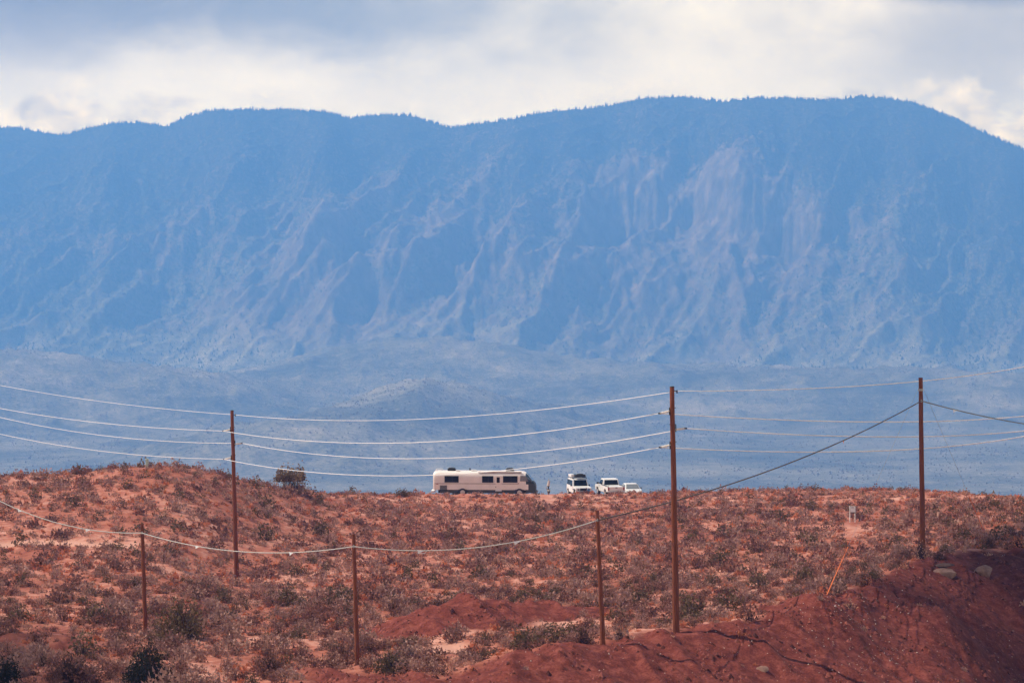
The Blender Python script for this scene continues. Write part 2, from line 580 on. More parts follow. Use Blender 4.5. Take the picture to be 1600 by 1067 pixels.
# ------------------------------------------------------------------ the near terrain
#  column: u, then six features (depth, row): bottom of frame, near crest, dip, mid, mid, far crest
COLS = [
    (-1600, (112, 1075), (122, 1030), (135, 985), (160, 930), (185, 872), (215, 775)),
    (-400, (112, 1075), (122, 1030), (135, 985), (160, 930), (185, 870), (215, 757)),
    (0,    (112, 1075), (122, 1030), (135, 990), (160, 925), (185, 860), (215, 747)),
    (100,  (112, 1075), (122, 1033), (136, 990), (160, 925), (185, 853), (215, 744)),
    (200,  (112, 1075), (122, 1035), (136, 990), (160, 925), (185, 850), (215, 733)),
    (270,  (112, 1075), (122, 1035), (136, 990), (158, 930), (181, 872), (215, 729)),
    (340,  (112, 1075), (122, 1035), (136, 991), (158, 940), (180, 904), (217, 743)),
    (420,  (112, 1075), (120, 1045), (136, 995), (158, 945), (182, 900), (228, 762)),
    (520,  (112, 1075), (118, 1054), (132, 1008), (158, 945), (190, 880), (248, 773)),
    (620,  (110, 1075), (115, 1059), (125, 1027), (158, 945), (200, 862), (252, 773)),
    (700,  (109.5, 1075), (112, 1064), (122, 1032), (158, 943), (200, 858), (252, 773)),
    (800,  (109, 1075), (115, 1024), (124, 1012), (158, 938), (200, 856), (252, 773)),
    (930,  (112, 1075), (119.5, 1002), (130, 990), (160, 925), (200, 855), (252, 773)),
    (1050, (116, 1075), (124, 987), (134, 974), (165, 912), (200, 850), (252, 771)),
    (1200, (120, 1075), (128, 967), (140, 953), (168, 900), (200, 842), (252, 768)),
    (1300, (123, 1075), (138, 931), (150, 922), (172, 885), (202, 835), (252, 766)),
    (1370, (126, 1075), (148, 904), (160, 895), (178, 868), (205, 828), (252, 766)),
    (1440, (128, 1075), (164, 870), (176, 862), (188, 846), (208, 822), (250, 767)),
    (1520, (128, 1075), (170, 863), (180, 852), (192, 836), (210, 814), (248, 774)),
    (1600, (128, 1075), (172, 859), (182, 847), (195, 832), (212, 810), (245, 780)),
    (2000, (128, 1075), (172, 862), (182, 850), (195, 835), (212, 815), (245, 785)),
    (3300, (128, 1075), (172, 870), (182, 858), (195, 843), (212, 823), (245, 800)),
]
cu = np.array([c[0] for c in COLS], float)
UG = np.arange(-1600, 3301, 10.0)
DG = np.arange(20, 331, 1.0)
fd = [np.interp(UG, cu, [c[1 + i][0] for c in COLS]) for i in range(6)]
fv = [np.interp(UG, cu, [c[1 + i][1] for c in COLS]) for i in range(6)]
fd = [gsmooth(a, 2.0, 0) for a in fd]; fv = [gsmooth(a, 2.0, 0) for a in fv]
CREST_D = fd[1]
TAB = np.zeros((len(UG), len(DG)))
for i in range(len(UG)):
    d = [f[i] for f in fd]; z = [-(f[i] - VH) / F * dd for f, dd in zip(fv, d)]
    d6, z6 = d[5], z[5]
    D = [20, d[0] - 22] + d + [d6 + 9, 300, 330]
    Z = [-25.5, z[0] - 2.6] + z + [z6 * (d6 + 9) / d6, min(-27.3, z6 * 300 / d6 - 2), -31.5]
    TAB[i] = np.interp(DG, D, Z)
TAB = gsmooth(gsmooth(TAB, 1.6, 1), 1.6, 0)


def bil(T, u, d):
    fu = np.clip((u - UG[0]) / 10.0, 0, len(UG) - 1.001); fdd = np.clip(d - DG[0], 0, len(DG) - 1.001)
    i = fu.astype(int); j = fdd.astype(int); a = fu - i; b = fdd - j
    return (T[i, j] * (1 - a) + T[i + 1, j] * a) * (1 - b) + (T[i, j + 1] * (1 - a) + T[i + 1, j + 1] * a) * b


FAR_D = np.array([330, 420, 600, 1200, 2300, 3600, 5000, 6500, 7600, 9000, 12000.])
FAR_Z = np.array([-31.5, -46, -82, -190, -295, -328, -334, -338, -336, -330, -330.])


def hills(u, d):
    """the low hills standing on the valley floor"""
    x = (u - 800) / F * d
    def bump(uc, dc, wu, wd, h):
        xc = (uc - 800) / F * dc
        q = ((x - xc) / (wu / F * dc)) ** 2 + ((d - dc) / wd) ** 2
        return h * np.exp(-q)
    z = bump(640, 4900, 165, 520, 100) + bump(830, 5200, 190, 520, 42) + bump(370, 4350, 170, 330, 52) + bump(560, 4400, 160, 330, 24)
    z = z + bump(60, 5900, 330, 520, 125) + bump(-250, 5700, 260, 500, 70) + bump(1130, 6400, 330, 560, 85) + bump(1560, 6000, 280, 520, 80)
    z = z + bump(640, 6700, 280, 520, 150) + bump(310, 5700, 120, 330, 34)
    w = np.clip(z / 25, 0, 1)
    z = z + w * (ridged(x / 170, d / 230, 4, 5) - 0.4) * 20
    z = z + fbm(x / 60, d / 80, 3, 9) * 3.0 * sstep(d, 900, 2500)
    return z


MOUNDS = [(720, 139, 2.9, 4.4, 1.75), (855, 142, 2.8, 3.6, 0.85), (650, 136, 2.0, 3.0, 0.55), (50, 127, 4.0, 5.0, 0.7),
          (1290, 133.5, 2.4, 4.0, 1.0), (1480, 143, 2.6, 4.5, 1.1), (1375, 126, 3.2, 4.0, 0.5), (470, 113.5, 2.2, 2.0, 0.22)]


def masks(u, d):
    x = (u - 800) / F * d
    nz = fbm(x * 0.35, d * 0.2, 3, 77)
    cd = np.interp(u, UG, CREST_D)
    right = sstep(u + nz * 60, 400, 520)
    bare = sstep(cd + 2.3 + nz * 2.0 - d, -0.8, 0.8) * right
    for (mu, md, wx, wd, h) in MOUNDS[:3] + MOUNDS[4:5]:
        mx = (mu - 800) / F * md
        q = ((x - mx) / (wx * 1.45)) ** 2 + ((d - md) / (wd * 1.35)) ** 2 + nz * 0.5
        bare = np.maximum(bare, sstep(1.15 - q, -0.15, 0.25))
    # a worn patch towards the lower left
    q = ((u - 40) / 110) ** 2 + ((d - 131) / 8) ** 2 + nz
    bare = np.maximum(bare, 0.75 * sstep(0.7 - q - 0.8 * fbm(x * 0.9, d * 0.6, 2, 78), -0.4, 0.6))
    td = 186 - 0.012 * (u - 100) + 0.8 * np.sin(u / 40)
    pale = sstep(1.1 - np.abs(d - td), -0.5, 0.5) * sstep(222 - u, 0, 20)
    q = ((u - 700) / 50) ** 2 + ((d - 127) / 3.0) ** 2 + nz
    pale = np.maximum(pale, 0.8 * sstep(1 - q, -0.1, 0.6))
    return bare, pale


def height(u, d, fine=True):
    u = np.asarray(u, float); d = np.asarray(d, float)
    x = (u - 800) / F * d
    zn = bil(TAB, u, np.clip(d, 20, 330))
    zf = np.interp(d, FAR_D, FAR_Z)
    z = np.where(d <= 330, zn, zf)
    z = z - 6.5 * sstep(u, 1430, 1740) * sstep(d, 112, 128) * (1 - sstep(d, 146, 172))
    for (mu, md, wx, wd, h) in MOUNDS:
        mx = (mu - 800) / F * md
        q = np.sqrt(((x - mx) / wx) ** 2 + ((d - md) / wd) ** 2)
        z = z + h * np.exp(-q ** 1.7)
    near = 1 - sstep(d, 300, 420)
    if fine:
        bare, pale = masks(u, d)
        amp = near * sstep(d, 60, 95)
        z = z + amp * (fbm(x / 5.0, d / 5.0, 4, 3) * 0.34 * (1 - 0.4 * bare) + fbm(x / 0.9, d / 1.2, 3, 13) * (0.10 + 0.09 * bare))
        # rills and low ledges on the bare dirt
        z = z + amp * bare * ((ridged(x / 2.8 + d * 0.10, d / 6.5 + x * 0.15, 4, 21) - 0.45) * 0.50)
        # wheel ruts of the dirt road along the crest
        cd = np.interp(u, UG, CREST_D)
        for off in (2.0, 3.7):
            z = z - 0.12 * np.exp(-((d - cd + off) / 0.35) ** 2) * sstep(u, 620, 760) * (1 - sstep(u, 1120, 1250)) * near
        z = z - 0.10 * pale * near
    zz = z + np.where(d > 600, 1, 0) * hills(u, d) * sstep(d, 800, 2300)
    return zz


def gh(x, y):
    return float(height(np.array([x / y * F + 800]), np.array([y]))[0])


def on_ground(u, d, sink=0.0):
    x = (u - 800) / F * d
    return Vector((x, d, gh(x, d) - sink))


def grid_faces(nr, nc):
    a = (np.arange(nr - 1)[:, None] * nc + np.arange(nc - 1)[None, :]).ravel()
    return np.stack([a, a + 1, a + nc + 1, a + nc], 1)


us = np.concatenate([np.arange(-1560, -120, 40.0), np.arange(-100, 1700, 4.2), np.arange(1720, 3290, 40.0)])
ds = np.concatenate([np.arange(20, 104, 4.0), np.arange(106, 176, 0.42), np.arange(176, 268, 0.62), np.arange(268, 335, 3.0), np.geomspace(335, 2500, 40), np.geomspace(2540, 8600, 160)])
U, Dd = np.meshgrid(us, ds)
Z = height(U, Dd)
X = (U - 800) / F * Dd
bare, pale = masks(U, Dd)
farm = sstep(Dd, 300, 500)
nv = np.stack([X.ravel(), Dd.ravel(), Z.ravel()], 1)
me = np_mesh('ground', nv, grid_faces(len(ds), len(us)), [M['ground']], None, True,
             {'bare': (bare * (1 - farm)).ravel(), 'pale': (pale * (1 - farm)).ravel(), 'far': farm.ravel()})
tag(link('ground', me), 'red desert ground dropping away to the hazy valley', None, None, 'structure')
# the slope the camera itself stands above
xs = np.linspace(-260, 260, 60); ys = np.linspace(-240, 40, 40)
XX, YY = np.meshgrid(xs, ys)
ZZ = -25.8 + fbm(XX / 20, YY / 20, 4, 4) * 0.8 - 0.6 * sstep(YY, 0, 40)
me = np_mesh('ground', np.stack([XX.ravel(), YY.ravel(), ZZ.ravel()], 1), grid_faces(40, 60), [M['ground']], None, True)
tag(link('ground', me), 'red desert soil of the near slope', None, None, 'structure')

# ------------------------------------------------------------------ the mountain
SIL = [(-1600, 330), (-900, 260), (-600, 232), (-200, 215), (0, 199), (30, 201), (60, 207), (92, 213), (130, 203), (180, 192), (230, 193), (257, 200), (290, 183),
       (330, 173), (400, 172), (460, 172), (520, 177), (548, 186), (565, 183), (600, 180), (640, 181), (670, 190), (705, 200), (760, 192), (800, 187),
       (850, 176), (900, 172), (950, 166), (1000, 155), (1060, 152), (1100, 156), (1130, 159), (1180, 154), (1230, 154), (1280, 157), (1310, 156),
       (1350, 151), (1400, 156), (1430, 162), (1470, 176), (1520, 199), (1560, 217), (1600, 234), (1700, 272), (1900, 330), (2400, 400), (3300, 450)]


def mountain_height(u, t):
    """u: column, t: 0 at the foot, 1 on the crest, beyond 1 behind it; returns x, depth, z and the wood mask"""
    sv = np.interp(u, [s[0] for s in SIL], [s[1] for s in SIL])
    dc = 9100 + 220 * perlin(u / 210.0, u * 0 + 2.5, 41) + 140 * perlin(u / 70.0, u * 0 + 7.5, 42)
    df = 7250 + 200 * perlin(u / 300.0, u * 0 + 1.5, 43)
    d = df + (dc - df) * np.clip(t, 0, 3)
    x = (u - 800) / F * d
    zc = (VH - sv) / F * dc
    zf = -352.0
    # apron, then steeper slopes, then cliffs towards the top
    p = 0.30 * sstep(t, -0.05, 0.60) + 0.42 * sstep(t, 0.25, 0.85) + 0.28 * sstep(t, 0.6, 1.02)
    over = np.clip(t - 1, 0, 2)
    z = zf + (zc - zf) * p - over * 1500
    env = sstep(t, 0.08, 0.5) * (1 - sstep(t, 0.66, 0.95))
    low = sstep(t, 0.02, 0.25) * (1 - sstep(t, 0.5, 0.9))
    # spurs run down and to the left
    sk = x - 0.62 * (d - 8200)
    wx = fbm(x / 420, d / 500, 3, 61) * 130
    sp = ridged((sk + wx) / 620, (d + wx) / 2100, 3, 51)
    sp2 = ridged((sk * 1.05 - wx) / 200, (d + wx) / 900, 4, 55)
    sp3 = ridged((x + wx * 0.4) / 80, d / 210, 3, 57)
    z = z + env * ((sp - 0.45) * 118 + (sp2 - 0.4) * 44 + (sp3 - 0.4) * 19) + (1 - env) * sstep(t, 0.6, 0.8) * (sp2 - 0.4) * 16 * (1 - sstep(t, 0.9, 1.0))
    z = z + low * ((ridged((sk + wx) / 520, d / 1700, 3, 67) - 0.4) * 105 + (ridged((sk - wx) / 170, d / 500, 3, 68) - 0.4) * 24)
    # the broad pale cliff
    cm = np.exp(-((u - 1130) / 230.0) ** 4)
    rim = 0.625 + 0.03 * perlin(u / 80.0, u * 0 + 3.3, 71) + 0.007 * perlin(u / 26.0, t * 9 + 9.3, 74) + 0.006 * perlin(u / 8.0, t * 14 + 5.3, 72)
    z = z + cm * (75 * sstep(t, rim - 0.045, rim) - 75 * sstep(t, rim + 0.03, rim + 0.24) - 48 * np.exp(-((t - rim + 0.06) / 0.06) ** 2))
    for (uc, tc, wu, h) in ((930, 0.60, 60, 42), (620, 0.55, 90, 22), (1480, 0.55, 110, 34), (330, 0.62, 80, 24)):
        q = np.exp(-((u - uc) / wu) ** 4)
        r2 = tc + 0.03 * perlin(u / 25.0, u * 0 + uc, 73)
        z = z + q * h * (sstep(t, r2 - 0.03, r2) - sstep(t, r2 + 0.03, r2 + 0.2))
    z = z + fbm(x / 30, d / 36, 3, 81) * 8 * sstep(t, 0.05, 0.3) * (1 - 0.6 * sstep(t, 0.9, 1.0))
    wood = 0.34 + 0.60 * sstep(t, 0.52, 0.95) + 0.75 * np.clip((np.abs(u - 830) - 330) / 600, 0, 0.7) - 0.45 * cm * np.exp(-((t - rim + 0.02) / 0.09) ** 2) - 0.35 * np.clip(sp2 * 1.3 - 0.45, 0, 1) * env  # wood also raised towards both ends, painting in their edge darkening
    wood = wood + 0.28 * (1 - sp) * env - 0.15 * low + 0.25 * np.exp(-((t - 0.13) / 0.1) ** 2)
    return x, d, z, wood


mu = np.concatenate([np.arange(-1500, -60, 36.0), np.arange(-50, 1655, 2.6), np.arange(1670, 3250, 36.0)])
mt = np.concatenate([np.linspace(-0.04, 0.5, 150), np.linspace(0.503, 1.03, 270), np.linspace(1.05, 1.2, 5)])
U, T = np.meshgrid(mu, mt)
x, d, z, wood = mountain_height(U, T)
low_haze = (1 - sstep(T + 0.16 * fbm(x / 420, d / 500, 3, 96), 0.40, 0.78)) * (1 - 0.55 * sstep(np.abs(U - 850), 350, 800))  # paler low and in the middle: haze and edge darkening put into colour
apron = 1 - sstep(T + 0.10 * fbm(x / 500, d / 500, 3, 95), 0.10, 0.42)  # foot takes the valley colours, painted extra pale for deeper haze
me = np_mesh('mountain', np.stack([x.ravel(), d.ravel(), z.ravel()], 1), grid_faces(len(mt), len(mu)), [M['mountain']], None, True, {'wood': wood.ravel(), 'apron': apron.ravel(), 'low': low_haze.ravel()})
tag(link('mountain', me), 'long blue hazy mountain with cliffs and wooded crest', None, None, 'structure')

# far wood: crest trees and trees sprinkled over the slopes, one mass
def cones(pts, h, r, rng, n=5):
    k = len(pts)
    a = rng.uniform(0, 6.28, k)
    ang = a[:, None] + np.arange(n)[None, :] * 2 * math.pi / n
    base = np.stack([pts[:, 0:1] + np.cos(ang) * r[:, None], pts[:, 1:2] + np.sin(ang) * r[:, None], np.repeat(pts[:, 2:3] + 0.08 * h[:, None], n, 1)], 2)
    tip = pts.copy(); tip[:, 2] += h
    V = np.concatenate([base, tip[:, None, :]], 1).reshape(-1, 3)
    o = np.arange(k)[:, None] * (n + 1)
    fs = np.stack([np.stack([o[:, 0] + i, o[:, 0] + (i + 1) % n, o[:, 0] + n], 1) for i in range(n)], 1).reshape(-1, 3)
    return V, fs


nc = 2600
u1 = RNG.uniform(-90, 1690, nc); t1 = 1.001 - np.abs(RNG.normal(0, 0.007, nc)) * np.where(np.arange(nc) % 3 == 0, 6.0, 1.0)
u2 = RNG.uniform(-90, 1690, 16000); t2 = RNG.uniform(0.03, 0.97, 16000) ** 0.8
uu = np.concatenate([u1, u2]); tt = np.concatenate([t1, t2])
x, d, z, wood = mountain_height(uu, tt)
keep = (RNG.uniform(0, 1, len(uu)) < np.clip(wood * 1.3 - 0.1, 0.05, 1)) | (np.arange(len(uu)) < nc)
pts = np.stack([x, d, z - 0.5], 1)[keep]
hh = RNG.uniform(5.0, 10.5, len(pts)) * np.where(np.arange(len(pts)) < nc, RNG.choice([0.7, 1.0, 1.3, 1.6], len(pts)), 1.0)
V, fs = cones(pts, hh, hh * RNG.uniform(0.2, 0.32, len(pts)), RNG)
me = np_mesh('forest', V, fs, [M['leaf_dark']], None, False)
tag(link('forest', me), 'dark conifer wood bristling along the mountain crest and slopes', 'forest', None, 'stuff')

# junipers dotting the valley floor and its hills
k = 34000
d = np.sqrt(RNG.uniform(3500 ** 2, 7500 ** 2, k)); u = RNG.uniform(-80, 1680, k)
x = (u - 800) / F * d
den = 0.35 + 0.9 * fbm(x / 300, d / 400, 3, 91) + 0.5 * np.clip(hills(u, d) / 50, 0, 1)
kp = RNG.uniform(0, 1, k) < np.clip(den, 0.05, 1)
u, d, x = u[kp], d[kp], x[kp]
z = height(u, d)
hh = RNG.uniform(1.6, 3.4, len(u))
V, fs = cones(np.stack([x, d, z - 0.3], 1), hh, hh * RNG.uniform(0.45, 0.75, len(u)), RNG)
me = np_mesh('valley_scrub', V, fs, [M['leaf_olive']], None, False)
tag(link('valley_scrub', me), 'dark juniper scrub dotting the hazy valley hills', 'scrub', None, 'stuff')

# ------------------------------------------------------------------ scrub
def clump(rng, w, h, n_twig, n_leaf, leaf=0.09, flat=0.45, up=0.6, dense=0.72):
    """unit shrub as triangles: twigs from the root and small leaf faces through the crown; returns verts, faces, material index"""
    V = []; Fc = []; mi = []
    def tri(a, b, c, m):
        i = len(V); V.extend((a, b, c)); Fc.append((i, i + 1, i + 2)); mi.append(m)
    lobes = [(rng.uniform(-0.6, 0.6) * w / 2, rng.uniform(-0.6, 0.6) * w / 2, rng.uniform(0.55, 1.0)) for _ in range(6)]
    for _ in range(n_twig):
        a = rng.uniform(0, 6.283); e = rng.uniform(0.15, 1.45)
        L = rng.uniform(0.6, 0.98)
        tip = np.array([math.cos(a) * math.cos(e) * w / 2 * L, math.sin(a) * math.cos(e) * w / 2 * L, (0.1 + math.sin(e) * 0.98) * h * L])
        s = np.array([-math.sin(a), math.cos(a), 0]) * 0.012 * max(w, h) * 1.4
        base = np.array([rng.normal(0, 0.05) * w, rng.normal(0, 0.05) * w, -0.05])
        tri(base - s, base + s, tip, 1)
    for _ in range(n_leaf):
        a = rng.uniform(0, 6.283); e = math.asin(rng.uniform(0.0, 1.0))
        r = dense + (1.06 - dense) * rng.uniform(0, 1) ** 0.7
        if rng.uniform() < 0.25:
            r *= rng.uniform(0.4, 0.9)
        bump = 0.78 + 0.22 * math.sin(3 * a + w * 9) * math.cos(2 * e) + 0.16 * math.sin(7 * a + 5 * e + h * 7)
        p = np.array([math.cos(a) * math.cos(e) * w / 2 * r * bump, math.sin(a) * math.cos(e) * w / 2 * r * bump, max(0.02, math.sin(e) * h * r * bump)])
        dirv = np.array([p[0] / w, p[1] / w, p[2] / h * 0.8 + up]); dirv = dirv / np.linalg.norm(dirv)
        q = rng.normal(0, 1, 3); q -= dirv * q.dot(dirv); q /= np.linalg.norm(q)
        L = leaf * rng.uniform(0.55, 1.0); wd = leaf * rng.uniform(0.45, 0.7)
        dirv = dirv + rng.normal(0, 0.35, 3)
        tri(p - q * wd, p + q * wd, p + dirv * L, 0)
    return np.array(V), np.array(Fc), np.array(mi)


prng = np.random.default_rng(21)
# kind: (word used in labels, leaf material, prototypes)
KINDS = {
    'sage':   ('leaf_sage', [clump(prng, 1, 0.60, 18, 205, 0.080, up=0.2) for _ in range(4)]),
    'purple': ('leaf_purple', [clump(prng, 1, 0.56, 30, 180, 0.078, up=0.2) for _ in range(4)]),
    'olive':  ('leaf_olive', [clump(prng, 1, 0.74, 26, 230, 0.08, up=0.3) for _ in range(3)]),
    'rust':   ('leaf_rust', [clump(prng, 1, 0.48, 6, 72, 0.14, up=0.8, dense=0.3) for _ in range(3)]),
    'straw':  ('leaf_straw', [clump(prng, 1, 0.42, 6, 66, 0.14, up=0.8, dense=0.3) for _ in range(3)]),
}
FARK = {
    'sage':   [clump(prng, 1, 0.60, 3, 62, 0.13, up=0.2) for _ in range(4)],
    'purple': [clump(prng, 1, 0.56, 6, 62, 0.125, up=0.2) for _ in range(4)],
    'olive':  [clump(prng, 1, 0.74, 8, 90, 0.115, up=0.3) for _ in range(3)],
    'rust':   [clump(prng, 1, 0.48, 3, 30, 0.20, up=0.8, dense=0.3) for _ in range(3)],
    'straw':  [clump(prng, 1, 0.42, 3, 28, 0.20, up=0.8, dense=0.3) for _ in range(3)],
}
PMESH = {k: [np_mesh('shrub_' + k, v, f, [M[mt], M['twig']], mi) for v, f, mi in pr] for k, (mt, pr) in KINDS.items()}

KEEP_CLEAR = []   # (x, y, radius): bases of poles, rocks


def scatter(n, dmin, dmax, umin=-140, umax=1740, bare_ok=0.0, seed=1):
    rng = np.random.default_rng(seed)
    d = np.sqrt(rng.uniform(dmin ** 2, dmax ** 2, n)); u = rng.uniform(umin, umax, n)
    b, p = masks(u, d)
    x = (u - 800) / F * d
    den = 0.95 + 0.62 * fbm(x / 9, d / 12, 3, 33)
    ok = (rng.uniform(0, 1, n) < np.clip(den, 0.12, 1)) & (rng.uniform(0, 1, n) < np.clip(1 - b * 1.15, bare_ok, 1)) & (rng.uniform(0, 1, n) < np.clip(1 - p * 0.93, 0, 1))
    fc = np.interp(u, UG, fd[5])
    ok &= d < fc + 9
    ok &= ~((np.abs(u - 1332) < 13) & (d > 196) & (d < 214)) & ~((np.abs(u - 857) < 9) & (d > 236))
    ok &= ~((u > 655) & (u < 1020) & (d > fc - 2) & (rng.uniform(0, 1, n) < 0.6))
    return u[ok], d[ok], x[ok], rng


def place(kind_list, probs, u, d, x, size, rng):
    z = height(u, d)
    kinds = rng.choice(len(kind_list), len(u), p=probs)
    out = []
    for i in range(len(u)):
        out.append((kind_list[kinds[i]], int(rng.integers(0, 3)), x[i], d[i], z[i] - 0.04, size[i], rng.uniform(0, 6.283), rng.uniform(0.75, 1.2)))
    return out


u, d, x, rng = scatter(15000, 108, 264, seed=5)
patch = fbm(x / 14, d / 20, 2, 55)
size = np.clip(rng.lognormal(-0.38, 0.42, len(u)), 0.26, 1.9) * np.where(d < 160, 1.1, 1.0)
size = np.where(d > 236, size * 0.66, size)
shrubs = place(['sage', 'purple', 'olive'], [0.45, 0.43, 0.12], u, d, x, size, rng)
u, d, x, rng = scatter(13500, 108, 264, bare_ok=0.02, seed=6)
size = np.clip(rng.lognormal(-0.75, 0.35, len(u)), 0.2, 1.0)
tufts = place(['rust', 'straw'], [0.48, 0.52], u, d, x, size, rng)
# a few small dark tufts on the bare dirt
rngb = np.random.default_rng(9)
ub = rngb.uniform(450, 1600, 70); db = rngb.uniform(112, 150, 70)
bb, _ = masks(ub, db)
sel = bb > 0.6
shrubs += place(['purple', 'sage'], [0.7, 0.3], ub[sel], db[sel], (ub[sel] - 800) / F * db[sel], rngb.uniform(0.2, 0.5, sel.sum()), rngb)


def batch(items):
    Vs = []; Fs = []; Ms = []; off = 0
    order = list(KINDS)
    for (k, pi, x, y, z, s, rz, sq) in items:
        pr = KINDS[k][1] if y < 168 else FARK[k]
        v, f, mi = pr[pi % len(pr)]
        c, sn = math.cos(rz), math.sin(rz)
        q = np.empty_like(v)
        q[:, 0] = (v[:, 0] * c - v[:, 1] * sn) * s + x
        q[:, 1] = (v[:, 0] * sn + v[:, 1] * c) * s + y
        q[:, 2] = v[:, 2] * s * sq + z
        Vs.append(q); Fs.append(f + off); off += len(v)
        Ms.append(np.where(mi == 0, order.index(k), len(order)))
    return np.concatenate(Vs), np.concatenate(Fs), np.concatenate(Ms)


MATS_ALL = [M[KINDS[k][0]] for k in KINDS] + [M['twig']]
# the largest ones in view stand as objects of their own
def view_size(it):
    k, pi, x, y, z, s, rz, sq = it
    u = x / y * F + 800; v = VH - z / y * F
    return s / y * F if (-5 < u < 1605 and v < 1085) else 0.0
shrubs.sort(key=view_size, reverse=True)
own, rest = shrubs[:285], shrubs[285:]

LANDMARKS = []     # (u, d, words), filled as things are built


def scrub_objects():
    V, f, mi = batch(rest)
    tag(link('sagebrush_scrub', np_mesh('sagebrush_scrub', V, f, MATS_ALL, mi)), 'low grey and brown sagebrush covering the red slope', 'scrub', None, 'stuff')
    V, f, mi = batch(tufts)
    tag(link('dry_grass', np_mesh('dry_grass', V, f, MATS_ALL, mi)), 'rust and straw coloured grass tufts between the sagebrush', 'grass', None, 'stuff')
    labels = {}
    tone = {'sage': 'pale grey', 'purple': 'dark brown', 'olive': 'olive green'}
    for (k, pi, x, y, z, s, rz, sq) in own:
        pm = PMESH[k]
        o = link('sagebrush', pm[pi % len(pm)])
        o.location = (x, y, z); o.rotation_euler = (0, 0, rz); o.scale = (s, s, s * sq)
        u = x / y * F + 800
        lm = min(LANDMARKS, key=lambda L: abs(L[0] - u) / 60 + abs(L[1] - y) / 6)
        du = u - lm[0]; dd = y - lm[1]
        if abs(dd) * 9 > abs(du):
            rel = 'behind' if dd > 0 else 'in front of'
        else:
            rel = 'right of' if du > 0 else 'left of'
        sz = 'wide' if s > 1.45 else ('middling' if s > 1.1 else 'small')
        shp = 'upright' if sq > 1.02 else ('rounded' if sq > 0.88 else 'flattened')
        labels.setdefault(f'{sz} {shp} {tone[k]} sagebrush {rel} {lm[2]}', []).append(o)
        tag(o, None, 'shrub', 'sagebrush clumps on the near slope')
    order = {2: ['nearer', 'farther'], 3: ['nearest', 'middle', 'farthest'], 4: ['nearest', 'second nearest', 'second farthest', 'farthest']}
    for lb, os_ in labels.items():
        os_.sort(key=lambda q: q.location.y)
        for n_, q in enumerate(os_):
            if len(os_) == 1:
                q['label'] = lb
            elif len(os_) in order:
                q['label'] = lb + ', ' + order[len(os_)][n_] + ' alike'
            else:
                q['label'] = lb + (', nearest alike' if n_ == 0 else ', farthest alike' if n_ == len(os_) - 1 else ', %s nearest alike' % ['', 'second', 'third', 'fourth', 'fifth', 'sixth', 'seventh', 'eighth', 'ninth', 'tenth', 'eleventh', 'twelfth'][min(n_, 11)])


# ------------------------------------------------------------------ poles and lines
def pole_shaft(name, top, base, rt, rb, parent, mat):
    m = MB()
    n = 9
    rng = random.Random(name + str(top.x))
    pts = []; rr = []
    for i in range(n):
        t = i / (n - 1)
        p = base.lerp(top, t)
        pts.append(p + Vector((rng.uniform(-.012, .012), rng.uniform(-.012, .012), 0)) * (1 if 0 < i < n - 1 else 0))
        rr.append(rb + (rt - rb) * t)
    m.tube([p - parent.location for p in pts], rr, 14)
    return m.build(name, mat, parent, smooth=True, angle=40)


def at_on(top, base, v, d):
    """point of a leaning pole at photo row v"""
    z = (VH - v) / F * d
    t = (z - base.z) / (top.z - base.z)
    return base.lerp(top, t)


POLE = {}


def power_pole(key, d, ub, vb, ut, vt, rows, label):
    base = px(ub, vb, d); base.z = gh(base.x, base.y) - 0.6
    top = px(ut, vt, d)
    P = thing('power_pole', label, 'utility pole', (base.x, base.y, gh(base.x, base.y)), 0, 'poles of the power line')
    pole_shaft('shaft', top, base, 0.115, 0.175, P, M['wood'])
    MB().tube([top - P.location + Vector((0, 0, 0.005)), top - P.location + Vector((0, 0, 0.05))], [0.125, 0.10], 12).build('pole_cap', M['dark_steel'], P)
    att = {}
    # neutral on a small bracket at the top
    a = at_on(top, base, rows[0][0], d) + Vector((0.24, -0.05, 0))
    MB().tube([a - P.location - Vector((0.26, -0.05, -0.03)), a - P.location], 0.022, 6).tube([a - P.location + Vector((0, 0, -0.10)), a - P.location + Vector((0, 0, 0.05))], 0.035, 8).build('neutral_bracket', M['dark_steel'], P)
    att['neutral'] = a
    for (v, side), nm in zip(rows[1:], ('upper', 'middle', 'lower')):
        c = at_on(top, base, v, d)
        tip = c + Vector((side * (0.47 + 0.14), -0.06, -0.05 if side < 0 else 0.03))
        root = c + Vector((side * 0.14, -0.02, 0.06 if side < 0 else -0.02))
        L = lambda q: q - P.location
        ins = MB()
        pts = [root.lerp(tip, i / 14) for i in range(15)]
        ins.tube([L(p) for p in pts], [0.034 if i % 2 else 0.068 for i in range(15)], 10)
        io = ins.build('insulator', M['insul'], P, smooth=False)
        MB().tube([L(tip - Vector((side * 0.04, 0, 0))), L(tip + Vector((side * 0.10, 0, 0)))], [0.05, 0.03], 8).build('clamp', M['dark_steel'], io)
        MB().box(L(c + Vector((side * 0.15, -0.02, 0.03))), (0.05, 0.10, 0.34), 0.01).build('bracket', M['dark_steel'], P)
        MB().tube([L(c + Vector((-0.17, 0, 0.22))), L(c + Vector((0.17, 0, 0.22)))], 0.02, 6).build('through_bolt', M['dark_steel'], P)
        att[nm] = tip + Vector((side * 0.05, 0, 0))
    POLE[key] = att
    LANDMARKS.append((ub, d, {'far': 'the far power pole', 'near': 'the tallest pole'}[key]))
    KEEP_CLEAR.append((base.x, base.y, 0.6))
    return P


